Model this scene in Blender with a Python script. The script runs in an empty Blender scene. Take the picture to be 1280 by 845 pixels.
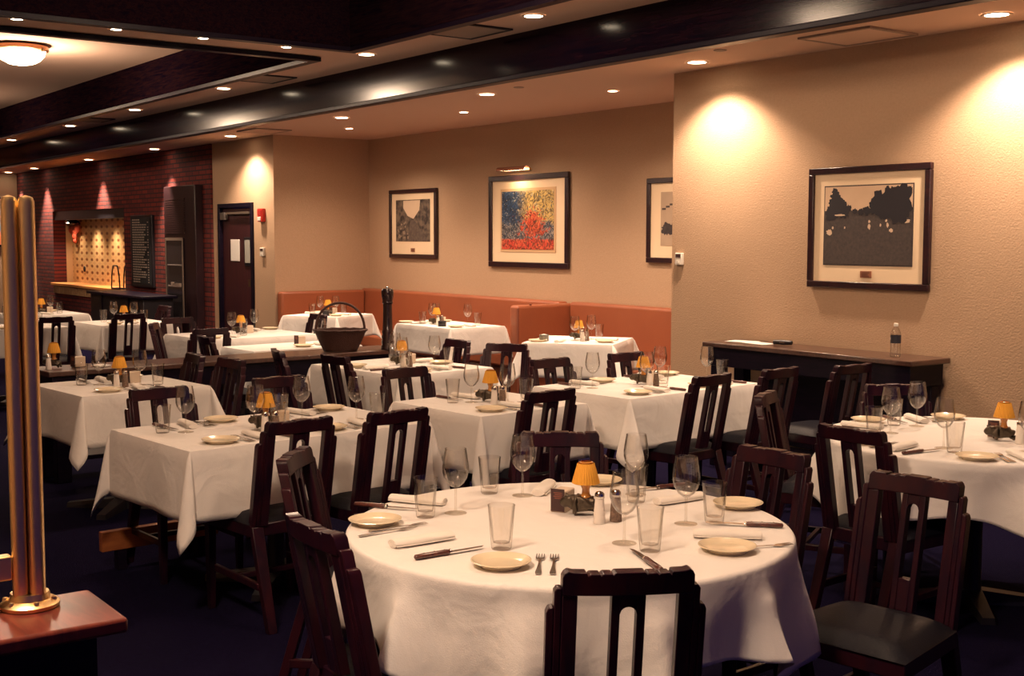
import bpy, bmesh, math, random
from mathutils import Vector, Matrix, Euler
random.seed(7)
PI = math.pi
C = bpy.context.scene.collection
# ------------------------------------------------------------------ materials
MATS = {}
def new_mat(name):
    m = bpy.data.materials.new(name); m.use_nodes = True
    nt = m.node_tree; b = nt.nodes['Principled BSDF']
    return m, nt, b
def mat(name, col, rough=.5, metal=0.0, spec=.5, bump=None, noise=None, coat=0.0, sheen=0.0, emit=None, trans=0.0):
    """col base; bump=(scale,strength); noise=(scale, other colour, amount)"""
    if name in MATS: return MATS[name]
    m, nt, b = new_mat(name); N = nt.nodes; L = nt.links
    b.inputs['Base Color'].default_value = (*col, 1)
    b.inputs['Roughness'].default_value = rough
    b.inputs['Metallic'].default_value = metal
    b.inputs['Specular IOR Level'].default_value = spec
    b.inputs['Coat Weight'].default_value = coat
    b.inputs['Coat Roughness'].default_value = .12
    b.inputs['Sheen Weight'].default_value = sheen
    tc = N.new('ShaderNodeTexCoord')
    if noise:
        n = N.new('ShaderNodeTexNoise'); n.inputs['Scale'].default_value = noise[0]; n.inputs['Detail'].default_value = 4
        L.new(tc.outputs['Object'], n.inputs['Vector'])
        r = N.new('ShaderNodeValToRGB'); r.color_ramp.elements[0].color = (*col, 1); r.color_ramp.elements[1].color = (*noise[1], 1)
        r.color_ramp.elements[0].position = .5 - noise[2]; r.color_ramp.elements[1].position = .5 + noise[2]
        L.new(n.outputs['Fac'], r.inputs[0]); L.new(r.outputs[0], b.inputs['Base Color'])
    if bump:
        n = N.new('ShaderNodeTexNoise'); n.inputs['Scale'].default_value = bump[0]; n.inputs['Detail'].default_value = 5
        L.new(tc.outputs['Object'], n.inputs['Vector'])
        bp = N.new('ShaderNodeBump'); bp.inputs['Strength'].default_value = bump[1]; bp.inputs['Distance'].default_value = .01
        L.new(n.outputs['Fac'], bp.inputs['Height']); L.new(bp.outputs[0], b.inputs['Normal'])
    if emit:
        b.inputs['Emission Color'].default_value = (*emit[0], 1); b.inputs['Emission Strength'].default_value = emit[1]
    MATS[name] = m
    return m
def wood(name, c1, c2, scale=(1, 12, 12), rough=.3, coat=.3):
    if name in MATS: return MATS[name]
    m, nt, b = new_mat(name); N = nt.nodes; L = nt.links
    tc = N.new('ShaderNodeTexCoord'); mp = N.new('ShaderNodeMapping'); mp.inputs['Scale'].default_value = scale
    L.new(tc.outputs['Object'], mp.inputs[0])
    n = N.new('ShaderNodeTexNoise'); n.inputs['Scale'].default_value = 3; n.inputs['Detail'].default_value = 8; n.inputs['Distortion'].default_value = 1.2
    L.new(mp.outputs[0], n.inputs['Vector'])
    r = N.new('ShaderNodeValToRGB'); r.color_ramp.elements[0].color = (*c1, 1); r.color_ramp.elements[1].color = (*c2, 1)
    r.color_ramp.elements[0].position = .35; r.color_ramp.elements[1].position = .65
    L.new(n.outputs['Fac'], r.inputs[0]); L.new(r.outputs[0], b.inputs['Base Color'])
    b.inputs['Roughness'].default_value = rough
    b.inputs['Coat Weight'].default_value = coat; b.inputs['Coat Roughness'].default_value = .15
    MATS[name] = m
    return m
def thin_glass(name, tint=(.985, .98, .97), lo=.05, hi=.65, edge=(.42, .38, .34)):
    if name in MATS: return MATS[name]
    m = bpy.data.materials.new(name); m.use_nodes = True; nt = m.node_tree; N = nt.nodes; L = nt.links
    for x in list(N): N.remove(x)
    out = N.new('ShaderNodeOutputMaterial'); mx = N.new('ShaderNodeMixShader')
    t = N.new('ShaderNodeBsdfTransparent'); t.inputs[0].default_value = (*tint, 1)
    g = N.new('ShaderNodeBsdfGlossy'); g.inputs['Roughness'].default_value = .03; g.inputs[0].default_value = (1, 1, 1, 1)
    lw = N.new('ShaderNodeLayerWeight'); lw.inputs[0].default_value = .45
    mr = N.new('ShaderNodeMapRange'); mr.inputs['To Min'].default_value = lo; mr.inputs['To Max'].default_value = hi
    pw = N.new('ShaderNodeMath'); pw.operation = 'POWER'; pw.inputs[1].default_value = 2.6
    L.new(lw.outputs['Facing'], pw.inputs[0]); L.new(pw.outputs[0], mr.inputs['Value'])
    cr = N.new('ShaderNodeValToRGB'); cr.color_ramp.elements[0].color = (*tint, 1); cr.color_ramp.elements[1].color = (*edge, 1); cr.color_ramp.elements[0].position = .35; cr.color_ramp.elements[1].position = .97
    L.new(lw.outputs['Facing'], cr.inputs[0]); L.new(cr.outputs[0], t.inputs[0])
    L.new(mr.outputs[0], mx.inputs[0]); L.new(t.outputs[0], mx.inputs[1]); L.new(g.outputs[0], mx.inputs[2]); L.new(mx.outputs[0], out.inputs[0])
    MATS[name] = m
    return m
WARM = (1.0, .71, .50)
cloth_m = mat('linen', (.84, .80, .76), .9, spec=.15, bump=(260, .12), sheen=.1)
def wrinkle(m, scale, strength):
    nt = m.node_tree; N = nt.nodes; L = nt.links; b = N['Principled BSDF']; prev = b.inputs['Normal'].links[0].from_socket
    tc = N.new('ShaderNodeTexCoord'); n = N.new('ShaderNodeTexNoise'); n.inputs['Scale'].default_value = scale; n.inputs['Detail'].default_value = 3; n.inputs['Distortion'].default_value = .6
    bp = N.new('ShaderNodeBump'); bp.inputs['Strength'].default_value = strength; bp.inputs['Distance'].default_value = .06
    L.new(tc.outputs['Object'], n.inputs['Vector']); L.new(n.outputs['Fac'], bp.inputs['Height']); L.new(prev, bp.inputs['Normal']); L.new(bp.outputs[0], b.inputs['Normal'])
wrinkle(cloth_m, 5, .22)
napkin_m = mat('napkin_linen', (.84, .79, .72), .9, spec=.1, bump=(300, .15))
chair_m = wood('mahogany', (.010, .0035, .010), (.030, .0055, .010), (6, 6, 1.2), .30, .06)
chair_m.node_tree.nodes['Principled BSDF'].inputs['Specular IOR Level'].default_value = .3
seat_m = mat('seat_leather', (.006, .006, .011), .5, spec=.15, bump=(120, .1))
liner_m = wood('liner_wood', (.004, .002, .006), (.016, .006, .008), (1.1, 10, 16), .4, .0)
liner_m.node_tree.nodes['Principled BSDF'].inputs['Specular IOR Level'].default_value = .0
dark_m = wood('ebony_wood', (.004, .003, .010), (.010, .005, .014), (2, 2, 14), .4, .0)
dark_m.node_tree.nodes['Principled BSDF'].inputs['Specular IOR Level'].default_value = .15
topdark_m = wood('walnut_top', (.05, .024, .018), (.09, .042, .03), (10, 1.2, 10), .3, .3)
beam_m = wood('beam_wood', (.002, .002, .008), (.014, .004, .009), (1.1, 10, 16), .16, .0)
beam_m.node_tree.nodes['Principled BSDF'].inputs['Specular IOR Level'].default_value = .17
china_m = mat('china', (.80, .68, .48), .18, spec=.6, coat=.4)
steel_m = mat('steel', (.55, .5, .45), .22, 1.0)
handle_m = wood('knife_handle', (.05, .015, .012), (.11, .03, .02), (20, 20, 4), .3, .3)
glass_m = thin_glass('clear_glass')
glass2_m = thin_glass('thick_glass', (.96, .95, .93), .06, .50)
shade_m = mat('lamp_shade_paper', (.86, .42, .06), .7, spec=.2)
amber_m = mat('amber_glass', (.55, .22, .04), .12, spec=.6, coat=.5)
bronze_m = mat('dark_bronze', (.09, .07, .05), .32, .7, bump=(60, .5))
salt_m = mat('salt', (.85, .78, .70), .6)
pepper_m = mat('ground_pepper', (.10, .06, .045), .8, noise=(300, (.25, .17, .12), .1))
chrome_m = mat('chrome', (.8, .76, .7), .12, 1.0)
brass_m = mat('brass', (.95, .68, .34), .34, 1.0, bump=(40, .03))
cream_m = mat('cream_card', (.62, .50, .38), .7)
ink_m = mat('dark_print', (.05, .02, .02), .5)
wall_m = mat('wall_paper', (.51, .35, .235), .85, spec=.15, bump=(90, .35), noise=(60, (.455, .31, .20), .3))
ceil_m = mat('ceiling_plaster', (.66, .47, .36), .9, spec=.1, bump=(120, .1))
carpet_m = mat('carpet', (.006, .0045, .019), .95, spec=.03, bump=(220, .6), noise=(40, (.008, .006, .026), .2))
leather_m = mat('banquette_leather', (.29, .085, .040), .42, spec=.4, bump=(70, .12), noise=(3, (.34, .105, .047), .3))
leather_seam_m = mat('banquette_piping', (.22, .06, .03), .5)
black_m = mat('black_paint', (.012, .010, .014), .4)
mat_board_m = mat('mat_board', (.80, .62, .42), .8)
red_m = mat('alarm_red', (.55, .03, .02), .4)
white_m = mat('white_plastic', (.75, .70, .62), .5)
paper_m = mat('paper', (.86, .83, .78), .8)
basket_m = mat('wicker', (.055, .018, .012), .5, bump=(150, .8))
mill_m = wood('mill_wood', (.012, .006, .008), (.03, .012, .012), (14, 14, 2), .25, .4)
cap_m = wood('cap_wood', (.085, .014, .010), (.16, .030, .018), (2, 14, 2), .3, .12)
grey_m = mat('vent_grey', (.30, .22, .17), .7)
slot_m = mat('vent_slot', (.015, .01, .012), .8)
lens_m = mat('downlight_lens', (1, .9, .8), .5, emit=((1, .80, .55), 14))
dome_m = mat('dome_glass', (1, .9, .8), .5, emit=((1, .74, .46), 9))
trimring_m = mat('trim_ring', (.6, .45, .33), .5)

def brick_mat():
    m, nt, b = new_mat('brick'); N = nt.nodes; L = nt.links
    tc = N.new('ShaderNodeTexCoord'); sp = N.new('ShaderNodeSeparateXYZ'); cb = N.new('ShaderNodeCombineXYZ')
    L.new(tc.outputs['Object'], sp.inputs[0]); L.new(sp.outputs['X'], cb.inputs['X']); L.new(sp.outputs['Z'], cb.inputs['Y'])
    t = N.new('ShaderNodeTexBrick'); L.new(cb.outputs[0], t.inputs['Vector'])
    t.inputs['Scale'].default_value = 1; t.inputs['Brick Width'].default_value = .24; t.inputs['Row Height'].default_value = .068
    t.inputs['Mortar Size'].default_value = .010; t.inputs['Color1'].default_value = (.19, .022, .014, 1); t.inputs['Color2'].default_value = (.10, .012, .013, 1)
    t.inputs['Mortar'].default_value = (.035, .010, .014, 1)
    L.new(t.outputs['Color'], b.inputs['Base Color']); b.inputs['Roughness'].default_value = .85
    bp = N.new('ShaderNodeBump'); bp.invert = True; bp.inputs['Strength'].default_value = .8; bp.inputs['Distance'].default_value = .02
    L.new(t.outputs['Fac'], bp.inputs['Height']); L.new(bp.outputs[0], b.inputs['Normal'])
    return m
brick_m = brick_mat()
def tile_mat():
    m, nt, b = new_mat('niche_tiles'); N = nt.nodes; L = nt.links
    tc = N.new('ShaderNodeTexCoord'); sp = N.new('ShaderNodeSeparateXYZ'); L.new(tc.outputs['Object'], sp.inputs[0])
    def cell(sock, size):
        a = N.new('ShaderNodeMath'); a.operation = 'DIVIDE'; a.inputs[1].default_value = size; L.new(sock, a.inputs[0])
        f = N.new('ShaderNodeMath'); f.operation = 'FRACT'; L.new(a.outputs[0], f.inputs[0])
        s = N.new('ShaderNodeMath'); s.operation = 'SUBTRACT'; s.inputs[1].default_value = .5; L.new(f.outputs[0], s.inputs[0])
        return s.outputs[0]
    u = cell(sp.outputs['X'], .29); v = cell(sp.outputs['Z'], .118)
    def sq(s):
        q = N.new('ShaderNodeMath'); q.operation = 'MULTIPLY'; L.new(s, q.inputs[0]); L.new(s, q.inputs[1]); return q.outputs[0]
    ad = N.new('ShaderNodeMath'); ad.operation = 'ADD'; L.new(sq(u), ad.inputs[0]); L.new(sq(v), ad.inputs[1])
    r = N.new('ShaderNodeValToRGB'); e = r.color_ramp.elements
    e[0].position = .02; e[0].color = (.24, .08, .03, 1); e[1].position = .06; e[1].color = (.66, .43, .18, 1)
    x = e.new(.19); x.color = (.80, .55, .26, 1); x = e.new(.26); x.color = (.68, .45, .20, 1)
    L.new(ad.outputs[0], r.inputs[0]); L.new(r.outputs[0], b.inputs['Base Color']); b.inputs['Roughness'].default_value = .35
    return m
tile_m = tile_mat()
def art_mat():
    """loose abstract brush patches: blue top-left, yellow top-right, red figures, red foot band"""
    m, nt, b = new_mat('abstract_print'); N = nt.nodes; L = nt.links
    tc = N.new('ShaderNodeTexCoord'); sp = N.new('ShaderNodeSeparateXYZ'); L.new(tc.outputs['Generated'], sp.inputs[0])
    def noise(scale, dist=1.5, off=0):
        mp = N.new('ShaderNodeMapping'); mp.inputs['Location'].default_value = (off, off, off); mp.inputs['Scale'].default_value = (1.3, 1, 1); L.new(tc.outputs['Generated'], mp.inputs[0])
        n = N.new('ShaderNodeTexNoise'); n.inputs['Scale'].default_value = scale; n.inputs['Detail'].default_value = 6; n.inputs['Distortion'].default_value = dist
        L.new(mp.outputs[0], n.inputs['Vector']); return n.outputs['Fac']
    def ramp(fac, a, bcol, p0, p1):
        r = N.new('ShaderNodeValToRGB'); r.color_ramp.elements[0].position = p0; r.color_ramp.elements[1].position = p1
        r.color_ramp.elements[0].color = (*a, 1); r.color_ramp.elements[1].color = (*bcol, 1); L.new(fac, r.inputs[0]); return r.outputs[0]
    def mix(f, a, c):
        x = N.new('ShaderNodeMix'); x.data_type = 'RGBA'; L.new(f, x.inputs['Factor']); L.new(a, x.inputs['A']); L.new(c, x.inputs['B']); return x.outputs['Result']
    def add(a, c, mul=1):
        x = N.new('ShaderNodeMath'); x.operation = 'MULTIPLY_ADD'; L.new(c, x.inputs[0]); x.inputs[1].default_value = mul; L.new(a, x.inputs[2]); return x.outputs[0]
    nx = add(sp.outputs['X'], noise(5, 2), .5)
    bg = ramp(nx, (.02, .06, .14), (.62, .42, .13), .55, .80)
    nz = noise(9, 3, 4)
    bg = mix(ramp(nz, (0, 0, 0), (1, 1, 1), .58, .64), bg, ramp(noise(14, 2, 8), (.03, .10, .14), (.75, .65, .45), .4, .6))
    low = ramp(add(sp.outputs['Z'], noise(6, 1, 2), .4), (1, 1, 1), (0, 0, 0), .62, .72)
    bg = mix(low, bg, ramp(noise(16, 3, 1), (.02, .05, .10), (.42, .36, .30), .42, .62))
    # red patches round the middle
    d = N.new('ShaderNodeVectorMath'); d.operation = 'DISTANCE'; d.inputs[1].default_value = (.60, 0.0, .42); L.new(tc.outputs['Generated'], d.inputs[0])
    red = ramp(add(d.outputs['Value'], noise(8, 2, 6), .9), (1, 1, 1), (0, 0, 0), .62, .70)
    bg = mix(red, bg, ramp(noise(20, 2, 3), (.60, .04, .02), (.75, .22, .08), .4, .7))
    foot = ramp(add(sp.outputs['Z'], noise(12, 1, 5), .06), (1, 1, 1), (0, 0, 0), .19, .22)
    bg = mix(foot, bg, ramp(noise(10, 2, 7), (.62, .05, .03), (.72, .24, .10), .4, .8))
    x = N.new('ShaderNodeMix'); x.data_type = 'RGBA'; x.blend_type = 'MULTIPLY'; x.inputs['Factor'].default_value = .9
    L.new(bg, x.inputs['A']); L.new(ramp(noise(7, 4, 11), (.10, .09, .14), (1, 1, 1), .40, .56), x.inputs['B']); bg = x.outputs['Result']
    L.new(bg, b.inputs['Base Color']); b.inputs['Roughness'].default_value = .5
    return m
art_m = art_mat()
# ------------------------------------------------------------------ mesh builder
class MB:
    def __init__(s): s.v = []; s.f = []
    def add(s, vs, fs, M=None):
        o = len(s.v)
        for p in vs:
            p = Vector(p); s.v.append(tuple(M @ p) if M else tuple(p))
        s.f += [tuple(i + o for i in f) for f in fs]; return s
    def box(s, x0, x1, y0, y1, z0, z1, M=None):
        vs = [(x0, y0, z0), (x1, y0, z0), (x1, y1, z0), (x0, y1, z0), (x0, y0, z1), (x1, y0, z1), (x1, y1, z1), (x0, y1, z1)]
        return s.add(vs, [(0, 3, 2, 1), (4, 5, 6, 7), (0, 1, 5, 4), (1, 2, 6, 5), (2, 3, 7, 6), (3, 0, 4, 7)], M)
    def hexa(s, b4, t4, M=None):
        return s.add(list(b4) + list(t4), [(0, 3, 2, 1), (4, 5, 6, 7), (0, 1, 5, 4), (1, 2, 6, 5), (2, 3, 7, 6), (3, 0, 4, 7)], M)
    def lathe(s, prof, n=24, M=None, rf=None):
        """prof list of (r,z); rf(theta,r,z) optional radius"""
        vs = []; fs = []
        for r, z in prof:
            for k in range(n):
                a = 2 * PI * k / n; rr = rf(a, r, z) if rf else r
                vs.append((rr * math.cos(a), rr * math.sin(a), z))
        for i in range(len(prof) - 1):
            for k in range(n):
                a = i * n + k; b = i * n + (k + 1) % n
                fs.append((a, b, b + n, a + n))
        return s.add(vs, fs, M)
    def disc(s, r, z, n=24, M=None, up=True):
        vs = [(r * math.cos(2 * PI * k / n), r * math.sin(2 * PI * k / n), z) for k in range(n)]
        f = tuple(range(n)); return s.add(vs, [f if up else f[::-1]], M)
    def tube(s, path, r, n=8, M=None, cap=True):
        path = [Vector(p) for p in path]; vs = []; fs = []
        rs = r if isinstance(r, (list, tuple)) else [r] * len(path)
        for i, p in enumerate(path):
            t = (path[min(i + 1, len(path) - 1)] - path[max(i - 1, 0)]).normalized()
            u = t.cross(Vector((0, 0, 1)));
            if u.length < 1e-3: u = t.cross(Vector((0, 1, 0)))
            u.normalize(); w = t.cross(u).normalized()
            for k in range(n):
                a = 2 * PI * k / n; vs.append(p + (u * math.cos(a) + w * math.sin(a)) * rs[i])
        for i in range(len(path) - 1):
            for k in range(n):
                a = i * n + k; b = i * n + (k + 1) % n; fs.append((a, b, b + n, a + n))
        if cap: fs.append(tuple(range(n))[::-1]); fs.append(tuple(range((len(path) - 1) * n, len(path) * n)))
        return s.add(vs, fs, M)
    def slab(s, cols, th, yf=None, M=None):
        """cols: (x, z0, z1) columns; a plate of thickness th along y, y offset yf(x,z)"""
        yf = yf or (lambda x, z: 0)
        vs = []; n = len(cols)
        for x, z0, z1 in cols:
            for z in (z0, z1):
                y = yf(x, z); vs += [(x, y - th / 2, z), (x, y + th / 2, z)]
        fs = []
        for i in range(n - 1):
            a = 4 * i; b = a + 4
            fs += [(a, b, b + 2, a + 2), (a + 1, a + 3, b + 3, b + 1), (a + 2, b + 2, b + 3, a + 3), (a, a + 1, b + 1, b)]
        fs += [(0, 2, 3, 1), (4 * n - 4, 4 * n - 3, 4 * n - 1, 4 * n - 2)]
        return s.add(vs, fs, M)
    def grid(s, P, close=False):
        """P rows of points"""
        n = len(P[0]); vs = [p for r in P for p in r]; fs = []
        for i in range(len(P) - 1):
            for k in range(n if close else n - 1):
                a = i * n + k; b = i * n + (k + 1) % n; fs.append((a, b, b + n, a + n))
        return s.add(vs, fs)
    def build(s, name, m, parent=None, bevel=0, sharp=35, seg=2, recalc=True):
        me = bpy.data.meshes.new(name); me.from_pydata(s.v, [], s.f); me.update()
        if recalc:
            bm = bmesh.new(); bm.from_mesh(me); bmesh.ops.recalc_face_normals(bm, faces=bm.faces); bm.to_mesh(me); bm.free()
        me.materials.append(m)
        me.shade_smooth()
        me.set_sharp_from_angle(angle=math.radians(sharp))
        o = bpy.data.objects.new(name, me); C.objects.link(o)
        if parent: o.parent = parent
        if bevel:
            b = o.modifiers.new('bevel', 'BEVEL'); b.width = bevel; b.segments = seg; b.limit_method = 'ANGLE'; b.angle_limit = math.radians(40)
        return o
def thing(name, loc=(0, 0, 0), rz=0):
    o = bpy.data.objects.new(name, None); C.objects.link(o); o.location = loc; o.rotation_euler = (0, 0, rz); o.empty_display_size = .05
    return o
def tag(o, label, cat, group=None):
    o['label'] = label; o['category'] = cat
    if group: o['group'] = group
    elif 'group' in o: del o['group']
    return o
def struct(o): o['kind'] = 'structure'; return o
def copy_tree(o, parent=None):
    c = o.copy(); C.objects.link(c)
    if parent: c.parent = parent
    for ch in PROTO_CH.get(o.name, []): 
        copy_tree(ch, c)
    return c
PROTO_CH = {}
def register(o):
    PROTO_CH[o.name] = [c for c in C.objects if c.parent == o]
    for c in PROTO_CH[o.name]: register(c)
USED = set()
def place(proto, loc, rz, label, cat, group, scale=None):
    if proto.name not in USED and proto.name in PROTO_CH:
        USED.add(proto.name); o = proto
    else: o = copy_tree(proto)
    o.location = loc; o.rotation_euler = (o.rotation_euler[0], o.rotation_euler[1], rz)
    if scale: o.scale = (scale,) * 3
    tag(o, label, cat, group); return o
# ------------------------------------------------------------------ room
YW = 6.8; ZL = 2.93; ZS = 3.24; YF = 5.84; YR = 5.11; YB = 8.17; XA = -14.24; XB = -7.07; XBR = -16.16; XE = -26.0; XR = 1.5; YS = -3.0
bx = lambda *a: MB().box(*a)
struct(bx(XE - .2, XR, YS, YB + .2, -.1, 0).build('floor', carpet_m))
struct(bx(XB, XR, YW, YW + .2, 0, 3.1).build('wall_right', wall_m))
struct(bx(XB, XB + .2, YW + .2, YB, 0, 3.1).build('wall_alcove_right', wall_m))
struct(bx(XA - .2, XB + .2, YB, YB + .2, 0, 3.1).build('wall_alcove_back', wall_m))
struct(bx(XA - .2, XA, YW + .2, YB, 0, 3.1).build('wall_alcove_left', wall_m))
# wall with the kitchen door (opening X -15.98..-14.82)
DL, DR, DT = -15.95, -14.84, 2.10
struct(bx(XBR, DL, YW, YW + .2, 0, 3.1).box(DR, XA, YW, YW + .2, 0, 3.1).box(DL, DR, YW, YW + .2, DT, 3.1).build('wall_door_side', wall_m))
# brick wall with niche opening and dumb-waiter opening
NL, NR, NB, NT = -23.6, -19.7, .80, 2.12
b = MB().box(XE, NL, YW - .03, YW + .2, 0, 3.1).box(NR, XBR, YW - .03, YW + .2, 0, 3.1).box(NL, NR, YW - .03, YW + .2, 0, NB - .1).box(NL, NR, YW - .03, YW + .2, NT, 3.1)
struct(b.build('wall_brick', brick_m))
struct(bx(XE - .2, XE, YS, YW + .2, 0, 3.8).build('wall_far_end', wall_m))
struct(bx(XE, XR, YS - .2, YS, 0, 3.8).build('wall_left', wall_m))
# niche shell
struct(MB().box(NL - .05, NR + .05, YW + .32, YW + .4, NB - .1, NT + .1).build('wall_niche_tiled', tile_m))
struct(MB().box(NL - .05, NL, YW + .2, YW + .32, NB, NT).box(NR, NR + .05, YW + .2, YW + .32, NB, NT).build('wall_niche_sides', mat('niche_plaster', (.62, .42, .22), .6)))
struct(bx(NL - .05, NR + .05, YW + .2, YW + .4, NT, NT + .1).build('ceiling_niche', black_m))
struct(bx(NL, NR, YW + .0, YW + .2, NT - .16, NT).build('trim_5', black_m))
ledge = mat('ledge_wood', (.62, .26, .07), .45)
struct(bx(NL - .02, NR + .02, YW - .10, YW + .32, NB - .05, NB).build('trim_6', ledge, bevel=.008))
sl = MB()
for k in range(46): sl.box(NL + .05 + k * .083, NL + .095 + k * .083, YW - .07, YW - .035, NB - .19, NB - .055)
sl.box(NL, NR, YW - .035, YW - .03, NB - .2, NB - .05)
struct(sl.build('trim_7', mat('slat_wood', (.45, .27, .13), .6)))
# ceilings
cl = MB().box(XE, XR, YF, YB + .2, ZL, ZL + .05)
struct(cl.build('ceiling_lower', ceil_m))
XRB, XRA = -9.88, -9.18
so = MB().box(XE, XR, YR, YF - .02, ZS, ZS + .05).box(XRB, XRA, YS, YR, ZS, ZS + .05).box(XE, XRB, YS, 1.0, ZS, ZS + .05).box(XRA, XR, YS, -1.2, ZS, ZS + .05).box(XE, -24.6, 1.0, YR, ZS, ZS + .05).box(.6, XR, -1.2, YR, ZS, ZS + .05)
struct(so.build('ceiling_soffit', ceil_m))
struct(MB().box(-24.8, XRB + .1, .8, YR + .1, 3.64, 3.7).build('ceiling_recess_far', ceil_m))
struct(MB().box(XRA - .1, .8, -1.4, YR + .1, 3.64, 3.7).build('ceiling_recess_near', ceil_m))
# dark wood: fascia beam, recess liners with lips
struct(MB().box(XE, XR, YF - .02, YF + .04, ZL - .02, ZS + .05).build('trim_1', beam_m))
struct(MB().box(XE, XR, YF - .045, YF + .06, ZL - .045, ZL - .005).build('trim_2', dark_m, bevel=.006))
def liner(x0, x1, y0, y1, name, name2):
    t = .03
    m = MB().box(x0, x1, y1 - t, y1, ZS - .01, 3.66).box(x0, x1, y0, y0 + t, ZS - .01, 3.66).box(x0, x0 + t, y0 + t, y1 - t, ZS - .01, 3.66).box(x1 - t, x1, y0 + t, y1 - t, ZS - .01, 3.66)
    struct(m.build(name, liner_m))
    l = .055
    m = MB().box(x0 - l, x1 + l, y1 - t, y1 + l, ZS - .045, ZS - .008).box(x0 - l, x1 + l, y0 - l, y0 + t, ZS - .045, ZS - .008).box(x0 - l, x0 + t, y0 + t, y1 - t, ZS - .045, ZS - .008).box(x1 - t, x1 + l, y0 + t, y1 - t, ZS - .045, ZS - .008)
    struct(m.build(name2, dark_m))
liner(-24.6, XRB, 1.0, YR, 'trim_3', 'trim_4')
liner(XRA, .6, -1.2, YR, 'trim_8', 'trim_9')
struct(MB().box(XB + .2, XR, YW - .015, YW, 0, .12).build('baseboard_right', dark_m))
# ------------------------------------------------------------------ door
struct(MB().box(DL, DL + .06, YW - .03, YW + .1, 0, DT).box(DR - .06, DR, YW - .03, YW + .1, 0, DT).box(DL + .06, DR - .06, YW - .03, YW + .1, DT - .06, DT).build('trim_10', dark_m, bevel=.005))
dm = wood('door_wood', (.035, .008, .012), (.055, .012, .014), (3, 3, .5), .4, .2)
d = struct(bx(DL + .065, DR - .065, YW + .02, YW + .07, .01, DT - .065).build('door_1', dm, bevel=.004))
MB().box(-15.18, -14.95, YW + .008, YW + .019, 1.27, 1.65).build('window_frame', black_m, d, bevel=.02)
MB().box(-15.145, -14.985, YW + .002, YW + .007, 1.31, 1.61).build('window_pane', mat('door_glass', (.42, .42, .38), .2, spec=.7), d, bevel=.01)
MB().box(-15.62, -15.34, YW + .013, YW + .019, 1.33, 1.62).build('notice', paper_m, d, bevel=.004)
dc = MB().box(-15.84, -15.70, YW - .04, YW + .019, 1.88, 1.98).build('door_closer', mat('closer_grey', (.10, .08, .07), .5, .3), d, bevel=.006)
MB().box(-15.66, -14.92, YW - .03, YW - .01, 1.955, 1.985).build('closer_arm', mat('closer_arm', (.6, .5, .42), .3, .9), d)
MB().box(-15.0, -14.92, YW - .02, YW + .019, 1.0, 1.1).build('push_plate', steel_m, d)
# fire alarm and thermostats
def wallbox(name, label, cat, x, z, w, h, dep, m, extra):
    t = thing(name, (x, YW, z)); tag(t, label, cat)
    MB().box(-w / 2, w / 2, -dep, 0, -h / 2, h / 2).build('housing', m, t, bevel=.006)
    extra(t, w, h, dep); return t
def alarm_x(t, w, h, d): MB().box(-w * .3, w * .3, -d - .012, -d, -h * .42, -h * .12).build('strobe_lens', white_m, t, bevel=.004); MB().box(-w * .35, w * .35, -d - .006, -d, .0, h * .38).build('sounder', mat('alarm_dark', (.35, .02, .015), .5), t)
wallbox('fire_alarm', 'red fire alarm box on the wall right of the dark door', 'fire alarm', -14.56, 1.93, .15, .17, .05, red_m, alarm_x)
def th_x(t, w, h, d): MB().box(-w * .36, w * .36, -d - .003, -d, h * .12, h * .4).build('display', ink_m, t); MB().box(-w * .12, w * .12, -d - .006, -d, -h * .35, -h * .15).build('button', white_m, t)
wallbox('thermostat', 'small white control with dark top on the wall below the red alarm', 'thermostat', -14.56, 1.46, .11, .11, .03, white_m, th_x)
wallbox('thermostat', 'white thermostat at the left edge of the bright right-hand wall', 'thermostat', -6.97, 1.485, .075, .095, .03, white_m, th_x)
# ------------------------------------------------------------------ framed pictures
def frame(label, x0, x1, z0, z1, y, fw=.045, matw=.10, plaque=True, name='framed_picture', tilt=0):
    cx, cz = (x0 + x1) / 2, (z0 + z1) / 2; w, h = (x1 - x0) / 2, (z1 - z0) / 2
    t = thing(name, (cx, y, cz)); tag(t, label, 'picture', None)
    f = MB().box(-w, w, -.04, -.005, h - fw, h).box(-w, w, -.04, -.005, -h, -h + fw).box(-w, -w + fw, -.04, -.005, -h + fw, h - fw).box(w - fw, w, -.04, -.005, -h + fw, h - fw)
    f.build('frame', wood('frame_wood', (.012, .004, .008), (.030, .007, .009), (8, 8, 8), .3, .3), t, bevel=.006)
    MB().box(-w + fw, w - fw, -.020, -.008, -h + fw, h - fw).build('mat_board', mat_board_m, t)
    if plaque: 
        p = MB().box(-.045, .045, -.026, -.021, -h + fw + .03, -h + fw + .075).build('plaque', mat('plaque', (.28, .11, .06), .4), t)
        q = MB()
        for k in range(3): q.box(-.032, .03 - .01 * (k % 2), -.0275, -.0262, -h + fw + .04 + k * .011, -h + fw + .0435 + k * .011)
        q.build('plaque_text', ink_m, p)
    return t, w - fw, h - fw
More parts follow.
